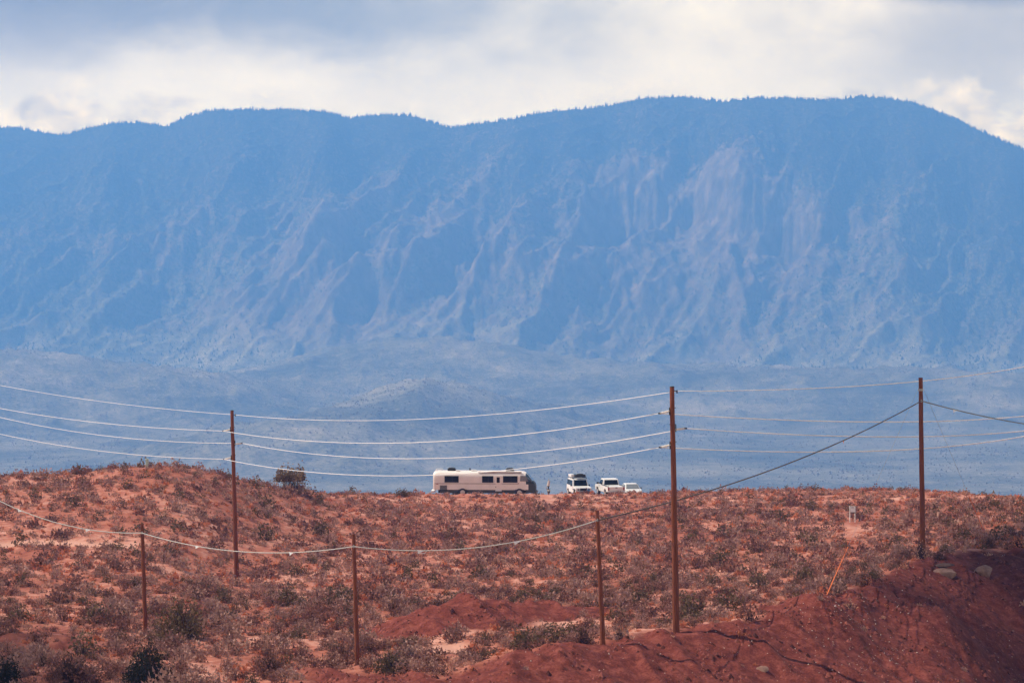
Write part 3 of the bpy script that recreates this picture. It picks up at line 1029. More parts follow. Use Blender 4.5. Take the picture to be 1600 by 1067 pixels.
power_pole('far', 180, 370, 908, 362.5, 642, [(648, 1), (672, -1), (693, 1), (716, -1)],
           'reddish wooden power pole standing before the red hill, smaller of the two carrying insulators')
power_pole('near', 126, 1057, 986, 1050, 605, [(611, 1), (644, -1), (670, 1), (697, -1)],
           'tallest reddish wooden pole carrying white insulators, behind the dirt road crest')


def span(A, B, sag, n=40):
    return [Vector(A).lerp(Vector(B), i / n) - Vector((0, 0, 4 * sag * (i / n) * (1 - i / n))) for i in range(n + 1)]


def fit_free(A, ub, db, targets):
    """span from A to a pole outside the frame at column ub, depth db: solve its height and the sag from two sighted points"""
    bx, by = (ub - 800) / F * db, db
    rows = []; rhs = []
    for (u, v) in targets:
        k = (u - 800) / F
        s = (A.x - k * A.y) / ((A.x - bx) - k * (A.y - by))
        dd = A.y + (by - A.y) * s
        z = (VH - v) / F * dd
        rows.append((s, -4 * s * (1 - s))); rhs.append(z - A.z * (1 - s))
    zb, sag = np.linalg.solve(np.array(rows), np.array(rhs))
    return Vector((bx, by, zb)), sag


def fit_sag(A, B, u, v):
    k = (u - 800) / F
    s = (A.x - k * A.y) / ((A.x - B.x) - k * (A.y - B.y))
    dd = A.y + (B.y - A.y) * s
    z = (VH - v) / F * dd
    return (A.z * (1 - s) + B.z * s - z) / (4 * s * (1 - s))


LINES = {
    'neutral': ([(0, 602), (180, 630)], (700, 652.5), [(1437, 595.5), (1600, 573)], 0.019, 'wire_thin', 'thin topmost wire running along the tops of the two power poles'),
    'upper':   ([(0, 638), (180, 663)], (620, 692.0), [(1380, 659), (1600, 650)], 0.023, 'wire', 'upper of the three white power wires between the power poles'),
    'middle':  ([(0, 652), (180, 682.5)], (640, 716.5), [(1360, 682), (1600, 673)], 0.023, 'wire', 'middle of the three white power wires between the power poles'),
    'lower':   ([(0, 678), (170, 706)], (640, 743.0), [(1270, 706), (1600, 681.5)], 0.023, 'wire', 'lowest white power wire, passing in front of the motorhome'),
}
for nm, (lt, mid, rt, rad, mat, lab) in LINES.items():
    A, B = POLE['far'][nm], POLE['near'][nm]
    Lp, Ls = fit_free(A, -430, 235, lt)
    Rp, Rs = fit_free(B, 1830, 330, rt)
    pts = span(Lp, A, Ls, 36)[:-1] + span(A, B, fit_sag(A, B, *mid), 44)[:-1] + span(B, Rp, Rs, 44)
    tag(MB().tube(pts, [rad * (0.78 if p.x < A.x - 1 else 0.85 if p.x < 8 else min(2.1, 1 + (p.y - 126) / 40)) for p in pts], 6).build('power_line', M[mat], None, smooth=True), lab, 'power line', 'wires of the power line')

# small poles with the sagging cable
def cable_pole(d, ub, vb, ut, vt, va, label, lm):
    base = px(ub, vb, d); base.z = gh(base.x, base.y) - 0.5
    top = px(ut, vt, d)
    P = thing('cable_pole', label, 'utility pole', (base.x, base.y, gh(base.x, base.y)), 0, 'short poles of the cable line')
    pole_shaft('shaft', top, base, 0.088, 0.125, P, M['wood'])
    c = at_on(top, base, va, d)
    a = c + Vector((0.0, -0.15, 0))
    MB().box(c + Vector((0, -0.115, 0)) - P.location, (0.07, 0.09, 0.14), 0.01).tube([c + Vector((0, -0.16, 0)) - P.location, c + Vector((0, 0.14, 0)) - P.location], 0.015, 6).build('cable_clamp', M['steel'], P)
    LANDMARKS.append((ub, d, lm))
    return P, a, base, top


P1, a1, _, _ = cable_pole(135, 228, 991, 222, 818, 832, 'short wooden cable pole beside the round olive shrub', 'the westernmost short pole')
P2, a2, _, _ = cable_pole(122, 559, 1038, 552.5, 834, 853, 'short wooden cable pole beside the low red dirt mound', 'the mound pole')
P3, a3, _, _ = cable_pole(121, 943, 1004, 933, 797, 812, 'short wooden cable pole standing close to the tallest power pole', 'the crest pole')
# the tall guyed pole on the dirt bank
d4 = 168
base4 = px(1442, 872, d4); base4.z = gh(base4.x, base4.y) - 0.6
top4 = px(1438.5, 590, d4)
P4 = thing('guyed_pole', 'tall bare wooden pole with two guy wires on the red dirt bank', 'utility pole', (base4.x, base4.y, gh(base4.x, base4.y)))
pole_shaft('shaft', top4, base4, 0.14, 0.185, P4, M['wood'])
LANDMARKS.append((1442, d4, 'the tall guyed pole'))
c4 = at_on(top4, base4, 626, d4)
a4 = c4 + Vector((0, -0.19, 0))
MB().box(c4 + Vector((0, -0.15, 0)) - P4.location, (0.09, 0.10, 0.18), 0.01).build('cable_clamp', M['steel'], P4)
cg = at_on(top4, base4, 609, d4)
MB().tube([cg - Vector((0, 0, 0.07)) - P4.location, cg + Vector((0, 0, 0.07)) - P4.location], 0.175, 14).build('guy_band', M['steel'], P4)
for (ug, vg, dg, side, lm) in ((1290, 948, 139, -1, 'near'), (1540, 838, 194, 1, 'far')):
    gp = px(ug, vg, dg)
    gz = gh(gp.x, gp.y)
    gp.z = min(gp.z, gz)
    s = cg + Vector((side * 0.2, 0, 0))
    e = Vector((gp.x, gp.y, gz - 0.1))
    if side < 0:
        k0, k1 = 0.79, 0.99
    else:
        k0, k1 = 0.70, 0.99
    gw = MB().tube([s - P4.location, e - P4.location], 0.0075, 5).build('guy_wire', M['steel'], P4)
    MB().tube([s.lerp(e, k0) - P4.location, s.lerp(e, k1) - P4.location], 0.032, 8).build('guy_guard', M['orange'], gw)

# messenger cable with its white markers
Lp, Ls = fit_free(a1, -420, 150, [(0, 783), (110, 822)])
Rp, Rs = fit_free(a4, 2000, 210, [(1492, 640), (1600, 662)])
spans = [span(Lp, a1, Ls, 30), span(a1, a2, fit_sag(a1, a2, 400, 863), 30), span(a2, a3, fit_sag(a2, a3, 700, 859), 34),
         span(a3, a4, fit_sag(a3, a4, 1318, 688), 40), span(a4, Rp, Rs, 30)]
C = thing('overhead_cable', 'sagging grey cable with white markers strung along the short poles', 'cable', a2)
M['cable_dark'] = simple('dark brown cable sheath', (0.10, 0.075, 0.06), 0.7, 0.0, 0.3, 0.1)
M['cable_mid'] = simple('weathered cable sheath', (0.26, 0.25, 0.22), 0.7, 0.0, 0.3, 0.1)
allp = spans[0] + spans[1][1:] + spans[2][1:]
MB().tube([p - a2 for p in allp], 0.024, 7).build('cable', M['cable'], C, smooth=True)
MB().tube([p - a2 for p in spans[3]], 0.033, 7).build('cable', M['cable_dark'], C, smooth=True)['label'] = 'dark brown span rising to the guyed pole'
MB().tube([p - a2 for p in spans[4]], 0.036, 7).build('cable', M['cable_mid'], C, smooth=True)
for (mu_, sp_i) in ((31, 0), (137, 0), (308, 1), (455, 1), (657, 2), (808, 2), (1318, 3), (1492, 4)):
    sp = spans[sp_i]
    p = min(sp, key=lambda q: abs(q.x / q.y * F + 800 - mu_))
    i = sp.index(p); j = min(i + 1, len(sp) - 1)
    # slide along to the exact column
    best = None
    for a, b in zip(sp, sp[1:]):
        ua = a.x / a.y * F + 800; ub_ = b.x / b.y * F + 800
        if min(ua, ub_) <= mu_ <= max(ua, ub_):
            best = a.lerp(b, (mu_ - ua) / (ub_ - ua)); dr = (b - a).normalized()
    if best is None:
        continue
    w = 0.12 if sp_i != 4 else 0.20
    mk = MB()
    q = best - a2
    up = Vector((0, 0, 1))
    if sp_i in (3,):
        pts3 = [q + dr * 0.13 + up * 0.02, q - dr * 0.13 - up * 0.0, q + dr * 0.02 - up * 0.19]
    else:
        pts3 = [q + dr * w * 1.5, q - dr * w * 1.2 + up * 0.03, q - dr * w * 1.0 - up * w * 1.15]
    f0 = [mk.bm.verts.new(p_ + Vector((0, -0.03, 0))) for p_ in pts3]
    f1 = [mk.bm.verts.new(p_ + Vector((0, 0.03, 0))) for p_ in pts3]
    mk.bm.faces.new(f0); mk.bm.faces.new(f1[::-1])
    for a_, b_ in ((0, 1), (1, 2), (2, 0)):
        mk.bm.faces.new((f0[b_], f0[a_], f1[a_], f1[b_]))
    mk.build('cable_marker', M['tag'] if sp_i != 3 else M['orange'], C)
    # the tail of tape drooping beside it
    if sp_i in (2,) and mu_ < 700:
        MB().tube([q - dr * 0.1 - up * 0.12, q + dr * 0.18 - up * 0.13, q + dr * 0.32 - up * 0.0], 0.014, 5).build('marker_tape', M['tag'], C)

# ------------------------------------------------------------------ motorhome
def make_motorhome():
    D = 257.0
    b = on_ground(757.5, D)
    R = thing('motorhome', 'long cream motorhome with dark windows and rounded ends on the ridge', 'motorhome', b, math.radians(-3))
    LANDMARKS.append((757, D, 'the motorhome'))
    zx = lambda v: (v - 787) / 138.3
    zz = lambda v: (480 - v) / 138.3
    hw = 1.2
    # body: rounded loft from the tail to the nose
    st = []
    def ring(x, z0, z1, w, e=0.32):
        pts = []
        # lower sides near vertical, shoulders rounded, slight tumblehome
        prof = [(1.0, 0.0), (1.0, 0.28), (1.0, 0.55), (0.985, 0.72), (0.95, 0.84), (0.86, 0.93), (0.68, 0.978), (0.36, 0.997), (0.0, 1.0)]
        for a, t in prof:
            pts.append((x, a * w, z0 + (z1 - z0) * t))
        for a, t in prof[-2::-1]:
            pts.append((x, -a * w, z0 + (z1 - z0) * t))
        return pts
    zb = zz(392); zt = zz(138)
    xs0 = zx(80); xs1 = zx(1500)
    tail = [(0.0, 0.62, 0.80), (0.05, 0.80, 0.90), (0.14, 0.91, 0.955), (0.30, 0.97, 0.985), (0.6, 1.0, 1.0)]
    for dx, fw, ft in tail:
        st.append(ring(xs0 + dx, zb + (1 - fw) * 0.10, zb + (zt - zb) * (0.45 + 0.55 * ft), hw * (0.80 + 0.20 * fw)))
    for k in range(1, 6):
        st.append(ring(xs0 + 0.6 + (zx(1270) - xs0 - 0.6) * k / 5, zb, zt, hw))
    st.append(ring(zx(1330), zb, zz(147), hw * 0.99))
    st.append(ring(zx(1365), zb, zz(160), hw * 0.975))
    MB().loft(st).build('body', M['cream'], R, smooth=True, angle=50)
    # nose: raked windscreen part above and grey mask below
    top = []
    top.append(ring(zx(1362), zz(280), zz(158), hw * 0.97))
    top.append(ring(zx(1395), zz(280), zz(182), hw * 0.94))
    top.append(ring(zx(1425), zz(280), zz(222), hw * 0.90))
    top.append(ring(zx(1455), zz(280), zz(266), hw * 0.85))
    MB().loft(top).build('windscreen', M['glass_blue'], R, smooth=True, angle=40)
    mk = []
    for xv, z0, z1, w in ((1366, 430, 281, 1.0), (1410, 430, 281, 0.985), (1462, 432, 281, 0.93), (1488, 432, 305, 0.86), (1500, 430, 335, 0.80)):
        w_ = w * hw
        mk.append([(zx(xv), a * w_, zz(z0) + (zz(z1) - zz(z0)) * t) for a, t in ((1, 0), (1, .5), (.97, .9), (.8, 1), (0, 1), (-.8, 1), (-.97, .9), (-1, .5), (-1, 0))])
    MB().loft(mk).build('front_mask', M['grey_skirt'], R, smooth=True, angle=40)
    # white lower side panel ahead of the front wheel and along the belt
    for s in (-1, 1):
        y = s * (hw + 0.004)
        MB().box(((zx(150) + zx(1400)) / 2, y, (zz(388) + zz(312)) / 2), (zx(1400) - zx(150), 0.03, zz(312) - zz(388)), 0.01).build('lower_panel', M['cream_lower'], R)
        MB().box(((zx(100) + zx(1262)) / 2, s * (hw + 0.012), zz(305)), (zx(1262) - zx(100), 0.05, 0.05), 0.01).build('belt_moulding', M['trim'], R)
        MB().box(((zx(180) + zx(1225)) / 2, s * (hw - 0.02), (zz(390) + zz(437)) / 2), (zx(1225) - zx(180), 0.06, zz(390) - zz(437)), 0.01).build('skirt', M['grey_skirt'], R)
        for (x0, x1, z0, z1) in ((245, 430, 205, 285), (765, 910, 205, 285), (1055, 1245, 203, 283)):
            w = MB()
            w.box(((zx(x0) + zx(x1)) / 2, s * (hw + 0.0), (zz(z0) + zz(z1)) / 2), (zx(x1) - zx(x0), 0.05, zz(z0) - zz(z1)), 0.02)
            wo = w.build('window', M['glass_dark'], R)
            fr = MB()
            cx, cz = (zx(x0) + zx(x1)) / 2, (zz(z0) + zz(z1)) / 2; W, H = zx(x1) - zx(x0), zz(z0) - zz(z1)
            for (ox, oz, sx, sz) in ((0, H / 2 + .02, W + .08, .04), (0, -H / 2 - .02, W + .08, .04), (W / 2 + .02, 0, .04, H), (-W / 2 - .02, 0, .04, H)):
                fr.box((cx + ox, s * (hw + 0.005), cz + oz), (sx, 0.06, sz))
            fr.build('window_frame', M['black'], wo)
            MB().box((cx + W * 0.05, s * (hw + 0.03), cz), (0.03, 0.02, H)).build('mullion', M['black'], wo)
        # cab side window
        MB().panel([(zx(1285), s * (hw - .02), zz(270)), (zx(1398), s * (hw - .06), zz(270)), (zx(1362), s * (hw - .05), zz(196)), (zx(1290), s * (hw - .01), zz(192))], 0.05).build('cab_window', M['glass_grey'], R)
    y = -(hw + 0.012)
    dr = MB().box(((zx(945) + zx(1030)) / 2, y, (zz(195) + zz(408)) / 2), (zx(1030) - zx(945), 0.05, zz(195) - zz(408)), 0.02).build('door', M['cream'], R)
    MB().box(((zx(962) + zx(1005)) / 2, y - 0.03, (zz(215) + zz(290)) / 2), (zx(1005) - zx(962), 0.03, zz(215) - zz(290)), 0.01).build('door_window', M['glass_dark'], dr)
    MB().box((zx(950), y - 0.04, zz(350)), (0.05, 0.06, 0.12), 0.01).build('handle', M['black'], dr)
    MB().box((zx(928), y - 0.03, zz(270)), (0.05, 0.08, 0.22), 0.01).build('grab_rail', M['chrome'], R)
    MB().box(((zx(945) + zx(1030)) / 2, y - 0.10, zz(408)), (zx(1030) - zx(945), 0.24, 0.05), 0.01).build('entry_step', M['steel'], R)
    # engine grille and vents
    g = MB()
    for k in range(7):
        g.box(((zx(175) + zx(275)) / 2, y, zz(334) - k * 0.066), (zx(275) - zx(175), 0.04, 0.05), 0.0)
    g.build('vent_grille', M['black'], R)['kind'] = 'stuff'
    MB().box(((zx(175) + zx(275)) / 2, y + 0.012, (zz(330) + zz(390)) / 2), (zx(275) - zx(175) + .06, 0.03, zz(330) - zz(390) + 0.06)).build('vent_recess', M['black'], R)
    MB().box((zx(140), y + 0.02, zz(309)), (0.2, 0.06, 0.11), 0.01).build('side_lamp', M['red_lamp'], R)
    MB().box((zx(1262), y, zz(300)), (0.1, 0.05, 0.06), 0.01).build('side_lamp', M['red_lamp'], R)
    # roof: air units, awning roll, rails, vents
    for xc in (328, 1137):
        a = MB()
        a.loft([[(zx(xc - 55) + .05 * k, sy, zz(z)) for sy, z in ((-.45, 140), (.45, 140), (.38, 112 - 6 * 0), (-.38, 112))] for k in (0,)] +
               [[(zx(xc + o), sy * w, zz(zv)) for sy, zv in ((-.45, 140), (.45, 140), (.40, h), (-.40, h))] for o, w, h in ((-40, 1, 101), (0, 1, 97), (38, 1, 101), (54, .9, 118))])
        a.build('air_conditioner', M['black'], R)
    MB().tube([(zx(705), -1.06, zz(146)), (zx(1305), -1.06, zz(150))], 0.06, 10).build('awning_roll', M['trim'], R, smooth=True)
    MB().box((zx(580), 0.1, zz(120)), (0.12, 0.12, 0.22), 0.02).build('roof_vent', M['black'], R)
    MB().box((zx(420), -0.55, zz(133)), (0.4, 0.4, 0.10), 0.02).build('roof_hatch', M['white_paint'], R)
    MB().box((zx(640), -0.35, zz(131)), (0.55, 0.5, 0.12), 0.02).build('roof_hatch', M['white_paint'], R)
    rl = MB()
    rl.tube([(zx(105), -0.8, zz(150)), (zx(112), -0.8, zz(122)), (zx(190), -0.8, zz(122)), (zx(200), -0.8, zz(138))], 0.018, 6)
    rl.tube([(zx(105), 0.8, zz(150)), (zx(112), 0.8, zz(122)), (zx(190), 0.8, zz(122)), (zx(200), 0.8, zz(138))], 0.018, 6)
    rl.tube([(zx(112), -0.8, zz(122)), (zx(112), 0.8, zz(122))], 0.018, 6)
    rl.build('roof_rail', M['white_paint'], R)
    MB().box((zx(72), 0, zz(420)), (0.35, 2.2, 0.20), 0.05).build('bumper', M['white_paint'], R).name = 'bumper'
    MB().box((zx(1492), 0, zz(425)), (0.30, 2.1, 0.16), 0.05).build('bumper', M['black'], R)
    # wheels in dark arches
    for xc in (490, 1277):
        for s in (-1, 1):
            MB().box((zx(xc), s * (hw - 0.0), zz(415)), (0.86, 0.075, 0.50), 0.12, seg=4).build('wheel_arch', M['black'], R)
            wo = MB().wheel((zx(xc), s * (hw - 0.08), 0.40), 0.40, 0.30).build('wheel', M['tyre'], R, smooth=True, angle=40)
            MB().wheel((zx(xc), s * (hw + 0.05), 0.40), 0.23, 0.06).build('hub', M['hub'], wo)
    MB().box(((zx(150) + zx(1400)) / 2, 0, zz(410)), (zx(1400) - zx(150), 2.0, 0.4)).build('chassis', M['black'], R)
    for s in (-1, 1):
        MB().box((zx(1430), s * (hw + .22), zz(265)), (0.08, 0.20, 0.34), 0.03).tube([(zx(1400), s * (hw - .05), zz(285)), (zx(1428), s * (hw + .2), zz(280))], 0.02, 6).build('mirror', M['black'], R)


make_motorhome()


def four_wheels(R, xf, xr, hw, r, w, hub='hub'):
    for xx in (xf, xr):
        for s in (-1, 1):
            wo = MB().wheel((xx, s * (hw - w / 2), r), r, w).build('wheel', M['tyre'], R, smooth=True, angle=40)
            MB().wheel((xx, s * (hw - 0.02), r), r * 0.58, 0.06).build('hub', M[hub], wo)


def make_offroader():
    D = 262.5
    R = thing('off_road_car', 'boxy white off-road car with a loaded black roof rack', 'car', on_ground(905, D), math.radians(-90 + 13))
    LANDMARKS.append((905, D, 'the off-road car'))
    hw = 0.84
    lower = [(-1.95, 0.50), (-1.95, 1.08), (0.62, 1.08), (0.72, 1.12), (1.72, 1.06), (1.80, 0.98), (1.80, 0.55), (1.62, 0.50), (1.48, 0.78), (0.86, 0.78), (0.72, 0.46),
             (-0.95, 0.46), (-1.08, 0.78), (-1.62, 0.78), (-1.76, 0.50)]
    MB().prism(lower, lambda x, z: hw if x < 0.7 else hw * 0.97, 0.03).build('body', M['white_paint'], R)
    cab = [(-1.93, 1.07), (-1.90, 1.72), (-1.80, 1.80), (0.20, 1.80), (0.30, 1.74), (0.62, 1.07)]
    MB().prism(cab, lambda x, z: hw - 0.02 - max(0, z - 1.07) * 0.12, 0.03).build('cab', M['white_paint'], R)
    MB().panel([(0.60, -0.70, 1.14), (0.60, 0.70, 1.14), (0.335, 0.64, 1.70), (0.335, -0.64, 1.70)], 0.02).build('windscreen', M['glass_dark'], R)
    for s in (-1, 1):
        for (x0, x1) in ((-0.42, 0.36), (-1.08, -0.50), (-1.82, -1.16)):
            y0 = s * (hw - 0.035); y1 = s * (hw - 0.09)
            xt = x1 if x1 < 0.3 else 0.17
            MB().panel([(x0, y0, 1.15), (x1, y0, 1.15), (xt, y1, 1.68), (x0, y1, 1.68)], 0.02).build('window', M['glass_dark'], R)
        MB().box((0.42, s * (hw + 0.12), 1.18), (0.10, 0.16, 0.15), 0.03).build('mirror', M['black'], R)
        hl = MB().tube([(1.785, s * 0.55, 0.86), (1.825, s * 0.55, 0.86)], 0.11, 14).build('headlight', M['glass_grey'], R)
        MB().box((1.17, s * (hw - 0.01), 0.82), (0.84, 0.14, 0.12), 0.04).build('wheel_arch', M['black'], R)
    MB().box((1.81, 0, 0.86), (0.05, 0.74, 0.26), 0.02).build('grille', M['black'], R)
    MB().box((1.95, 0, 0.58), (0.24, 1.62, 0.20), 0.04).build('bumper', M['black'], R)
    MB().box((1.98, 0.42, 0.66), (0.20, 0.34, 0.36), 0.03).build('storage_can', M['blue'], R)
    rk = MB()
    for s in (-1, 1):
        rk.tube([(-1.85, s * 0.72, 1.93), (0.32, s * 0.72, 1.93)], 0.022, 6)
        for xx in (-1.7, -0.7, 0.2):
            rk.tube([(xx, s * 0.70, 1.76), (xx, s * 0.72, 1.93)], 0.02, 6)
    for xx in (-1.85, -1.3, -0.75, -0.2, 0.32):
        rk.tube([(xx, -0.72, 1.93), (xx, 0.72, 1.93)], 0.018, 6)
    rk.build('roof_rack', M['black'], R)
    t = thing('cargo_bag', 'lumpy black cargo bag lying on the roof rack', 'bag', R.location + Vector((0, 0, 0)), R.rotation_euler.z)
    MB().box((-0.35, 0.10, 2.08), (1.15, 1.10, 0.27), 0.09, seg=3).build('bag_body', M['cargo'], t)
    MB().box((-0.25, 0.18, 2.24), (0.6, 0.55, 0.12), 0.05, seg=3).build('bag_lid', M['cargo'], t)
    MB().tube([(-0.1, -0.5, 2.225), (-0.1, 0.66, 2.225)], 0.02, 6).build('strap', M['dark_steel'], t)
    t = thing('roof_box', 'white box on the roof rack beside the black cargo bag', 'box', R.location + Vector((0, 0, 0)), R.rotation_euler.z)
    MB().box((-0.9, -0.60, 2.07), (1.25, 0.34, 0.24), 0.05).build('box_body', M['white_paint'], t)
    MB().box((-0.9, -0.60, 2.20), (1.27, 0.36, 0.03), 0.01).build('box_lid', M['white_paint'], t)
    MB().wheel((0, 0, 0), 0.34, 0.22).build('spare_wheel', M['tyre'], R, smooth=True, angle=40).matrix_local = Matrix.Translation((-2.06, 0, 0.98)) @ Matrix.Rotation(math.pi / 2, 4, 'Z')
    four_wheels(R, 1.17, -1.35, hw + 0.03, 0.37, 0.24)


def make_pickup():
    D = 262.0
    R = thing('pickup_truck', 'white pickup truck seen from its tailgate, between two white cars', 'truck', on_ground(953, D), math.radians(90 + 12.5))
    LANDMARKS.append((953, D, 'the pickup truck'))
    hw = 0.90
    low = [(-2.55, 0.62), (-2.55, 1.12), (0.0, 1.14), (1.35, 1.14), (2.45, 1.04), (2.60, 0.92), (2.60, 0.52), (2.10, 0.48), (1.98, 0.86), (1.28, 0.86), (1.15, 0.48),
           (-0.95, 0.48), (-1.08, 0.86), (-1.80, 0.86), (-1.92, 0.56)]
    MB().prism(low, lambda x, z: hw, 0.03).build('body', M['white_paint'], R)
    cab = [(-0.55, 1.13), (-0.42, 1.66), (-0.30, 1.76), (0.62, 1.78), (0.78, 1.72), (1.45, 1.14)]
    MB().prism(cab, lambda x, z: hw - 0.03 - max(0, z - 1.1) * 0.20, 0.04).build('cab', M['white_paint'], R)
    MB().panel([(-0.545, -0.74, 1.18), (-0.545, 0.74, 1.18), (-0.425, 0.64, 1.66), (-0.425, -0.64, 1.66)], 0.02).build('cab_window', M['glass_dark'], R)
    MB().panel([(1.40, -0.76, 1.20), (1.40, 0.76, 1.20), (0.82, 0.66, 1.70), (0.82, -0.66, 1.70)], 0.02).build('windscreen', M['glass_dark'], R)
    for s in (-1, 1):
        MB().panel([(-0.25, s * (hw - .045), 1.2), (1.20, s * (hw - .045), 1.2), (0.70, s * (hw - .135), 1.66), (-0.2, s * (hw - .135), 1.66)], 0.02).build('window', M['glass_dark'], R)
        MB().box((0.95, s * (hw + 0.15), 1.27), (0.10, 0.24, 0.19), 0.03).build('mirror', M['black'], R)
        MB().box((-2.565, s * (hw - 0.10), 0.93), (0.05, 0.15, 0.32), 0.02).build('tail_lamp', M['red_lamp'], R)
        MB().box((-1.15, s * (hw - 0.06), 1.155), (2.7, 0.10, 0.06), 0.015).build('bed_rail', M['black'], R)
    tg = MB().box((-2.56, 0, 0.92), (0.06, 2 * hw - 0.38, 0.40), 0.02).build('tailgate', M['cream'], R)  # cream tone paints the tailgate's pinkish shade onto white bodywork
    MB().box((-2.60, 0, 1.04), (0.03, 0.22, 0.08), 0.01).build('handle', M['black'], tg)
    MB().box((-2.68, 0, 0.60), (0.20, 1.7, 0.16), 0.04).build('bumper', M['chrome'], R)
    MB().box((-2.79, 0, 0.62), (0.02, 0.34, 0.15), 0.005).build('number_plate', M['glass_grey'], R)
    MB().box((0, 0, 0.52), (4.6, 1.3, 0.26)).build('chassis', M['black'], R)
    four_wheels(R, 1.63, -1.44, hw, 0.38, 0.25)


def make_sedan():
    D = 264.0
    R = thing('small_car', 'low white saloon car parked beside the pickup truck, facing this way', 'car', on_ground(986, D), math.radians(-90 + 9))
    LANDMARKS.append((986, D, 'the small white car'))
    hw = 0.84
    body = [(-2.05, 0.42), (-2.10, 0.85), (-1.95, 0.93), (-1.3, 0.96), (0.85, 0.93), (1.85, 0.80), (2.05, 0.66), (2.05, 0.36), (1.70, 0.30), (1.58, 0.62), (1.0, 0.62), (0.88, 0.26),
            (-0.95, 0.26), (-1.07, 0.62), (-1.65, 0.62), (-1.77, 0.32)]
    MB().prism(body, lambda x, z: hw - 0.10 * max(0, (abs(x) - 1.4)) / 0.65, 0.05, 3).build('body', M['white_paint'], R, smooth=True, angle=30)
    cab = [(-1.55, 0.95), (-0.95, 1.34), (-0.70, 1.40), (0.0, 1.41), (0.22, 1.36), (0.95, 0.92)]
    MB().prism(cab, lambda x, z: hw - 0.05 - max(0, z - 0.93) * 0.42, 0.05, 3).build('cab', M['white_paint'], R, smooth=True, angle=30)
    MB().panel([(0.93, -0.70, 0.955), (0.93, 0.70, 0.955), (0.28, 0.56, 1.345), (0.28, -0.56, 1.345)], 0.02).build('windscreen', M['glass_grey'], R)
    MB().panel([(-1.52, -0.66, 0.99), (-1.52, 0.66, 0.99), (-1.0, 0.55, 1.33), (-1.0, -0.55, 1.33)], 0.02).build('window', M['glass_grey'], R)
    for s in (-1, 1):
        MB().panel([(-0.25, s * (hw - .06), 0.98), (0.70, s * (hw - .06), 0.98), (0.20, s * (hw - .19), 1.32), (-0.22, s * (hw - .19), 1.32)], 0.02).build('window', M['glass_grey'], R)
        MB().panel([(-1.25, s * (hw - .06), 0.98), (-0.33, s * (hw - .06), 0.98), (-0.30, s * (hw - .19), 1.32), (-0.9, s * (hw - .19), 1.32)], 0.02).build('window', M['glass_grey'], R)
        MB().box((0.62, s * (hw + 0.09), 0.99), (0.10, 0.18, 0.12), 0.03).build('mirror', M['black'], R)
        MB().box((2.0, s * 0.60, 0.64), (0.08, 0.30, 0.12), 0.03).build('headlight', M['glass_grey'], R)
    MB().box((2.04, 0, 0.52), (0.06, 0.80, 0.16), 0.02).build('grille', M['black'], R)
    MB().box((2.08, 0, 0.38), (0.05, 1.1, 0.08), 0.02).build('air_intake', M['black'], R)
    four_wheels(R, 1.29, -1.36, hw, 0.31, 0.20)


make_offroader(); make_pickup(); make_sedan()

# ------------------------------------------------------------------ smaller things on the slope
def make_sign():
    d = 212.0
    b = on_ground(1332, d)
    pl = px(1327.5, 817, d); pr = px(1335.5, 813, d)
    P = thing('notice_board', 'small white notice board on two white posts among the sagebrush', 'sign', b, 0)
    top = px(1332, 790.5, d).z - b.z
    w = 8.2 / F * d
    MB().tube([(-w / 2, 0, -0.4), (-w / 2, 0, top + 0.03)], 0.035, 8).build('post', M['white_paint'], P)
    MB().tube([(w / 2, 0.05, -0.4), (w / 2, 0.05, top)], 0.035, 8).build('post', M['white_paint'], P)
    bd = MB().box((0.03, -0.05, top - 0.25), (w * 0.86, 0.04, 0.48), 0.008).build('board', M['tag'], P)
    MB().box((0.0, -0.075, top - 0.11), (w * 0.5, 0.008, 0.06)).build('print_bar', M['steel'], bd)
    MB().box((0.03, -0.03, top - 0.54), (w * 0.9, 0.05, 0.06)).build('cross_rail', M['dark_steel'], P)
    LANDMARKS.append((1332, d, 'the white notice board'))


make_sign()

b = on_ground(230, 216.5)
P = thing('utility_pedestal', 'small pale green utility pedestal on top of the red hill', 'utility box', b, 0.2)
MB().box((0, 0, 0.30), (0.24, 0.24, 0.75), 0.02).build('pedestal_body', M['pale_green'], P)
MB().box((0, 0, 0.70), (0.28, 0.28, 0.07), 0.02).build('pedestal_cap', M['pale_green'], P)

# weathered snag right of the motorhome
b = on_ground(857, 257.0)
sg = MB().tube([(0, 0, -0.3), (0.02, 0, 0.5), (-0.03, 0, 1.0), (0.05, 0, 1.45), (0.03, 0, 1.72)], [0.21, 0.19, 0.15, 0.12, 0.06], 9)
sg.tube([(0.0, 0, 0.55), (-0.22, 0, 0.75), (-0.26, 0, 0.92)], [0.07, 0.05, 0.02], 6)
sg.tube([(0.05, 0, 1.2), (0.14, 0, 1.4)], [0.05, 0.02], 6)
o = sg.build('dead_stump', M['snag'], None, smooth=True, angle=60)
o.location = b
tag(o, 'pale weathered dead stump between the motorhome and the off-road car', 'stump')


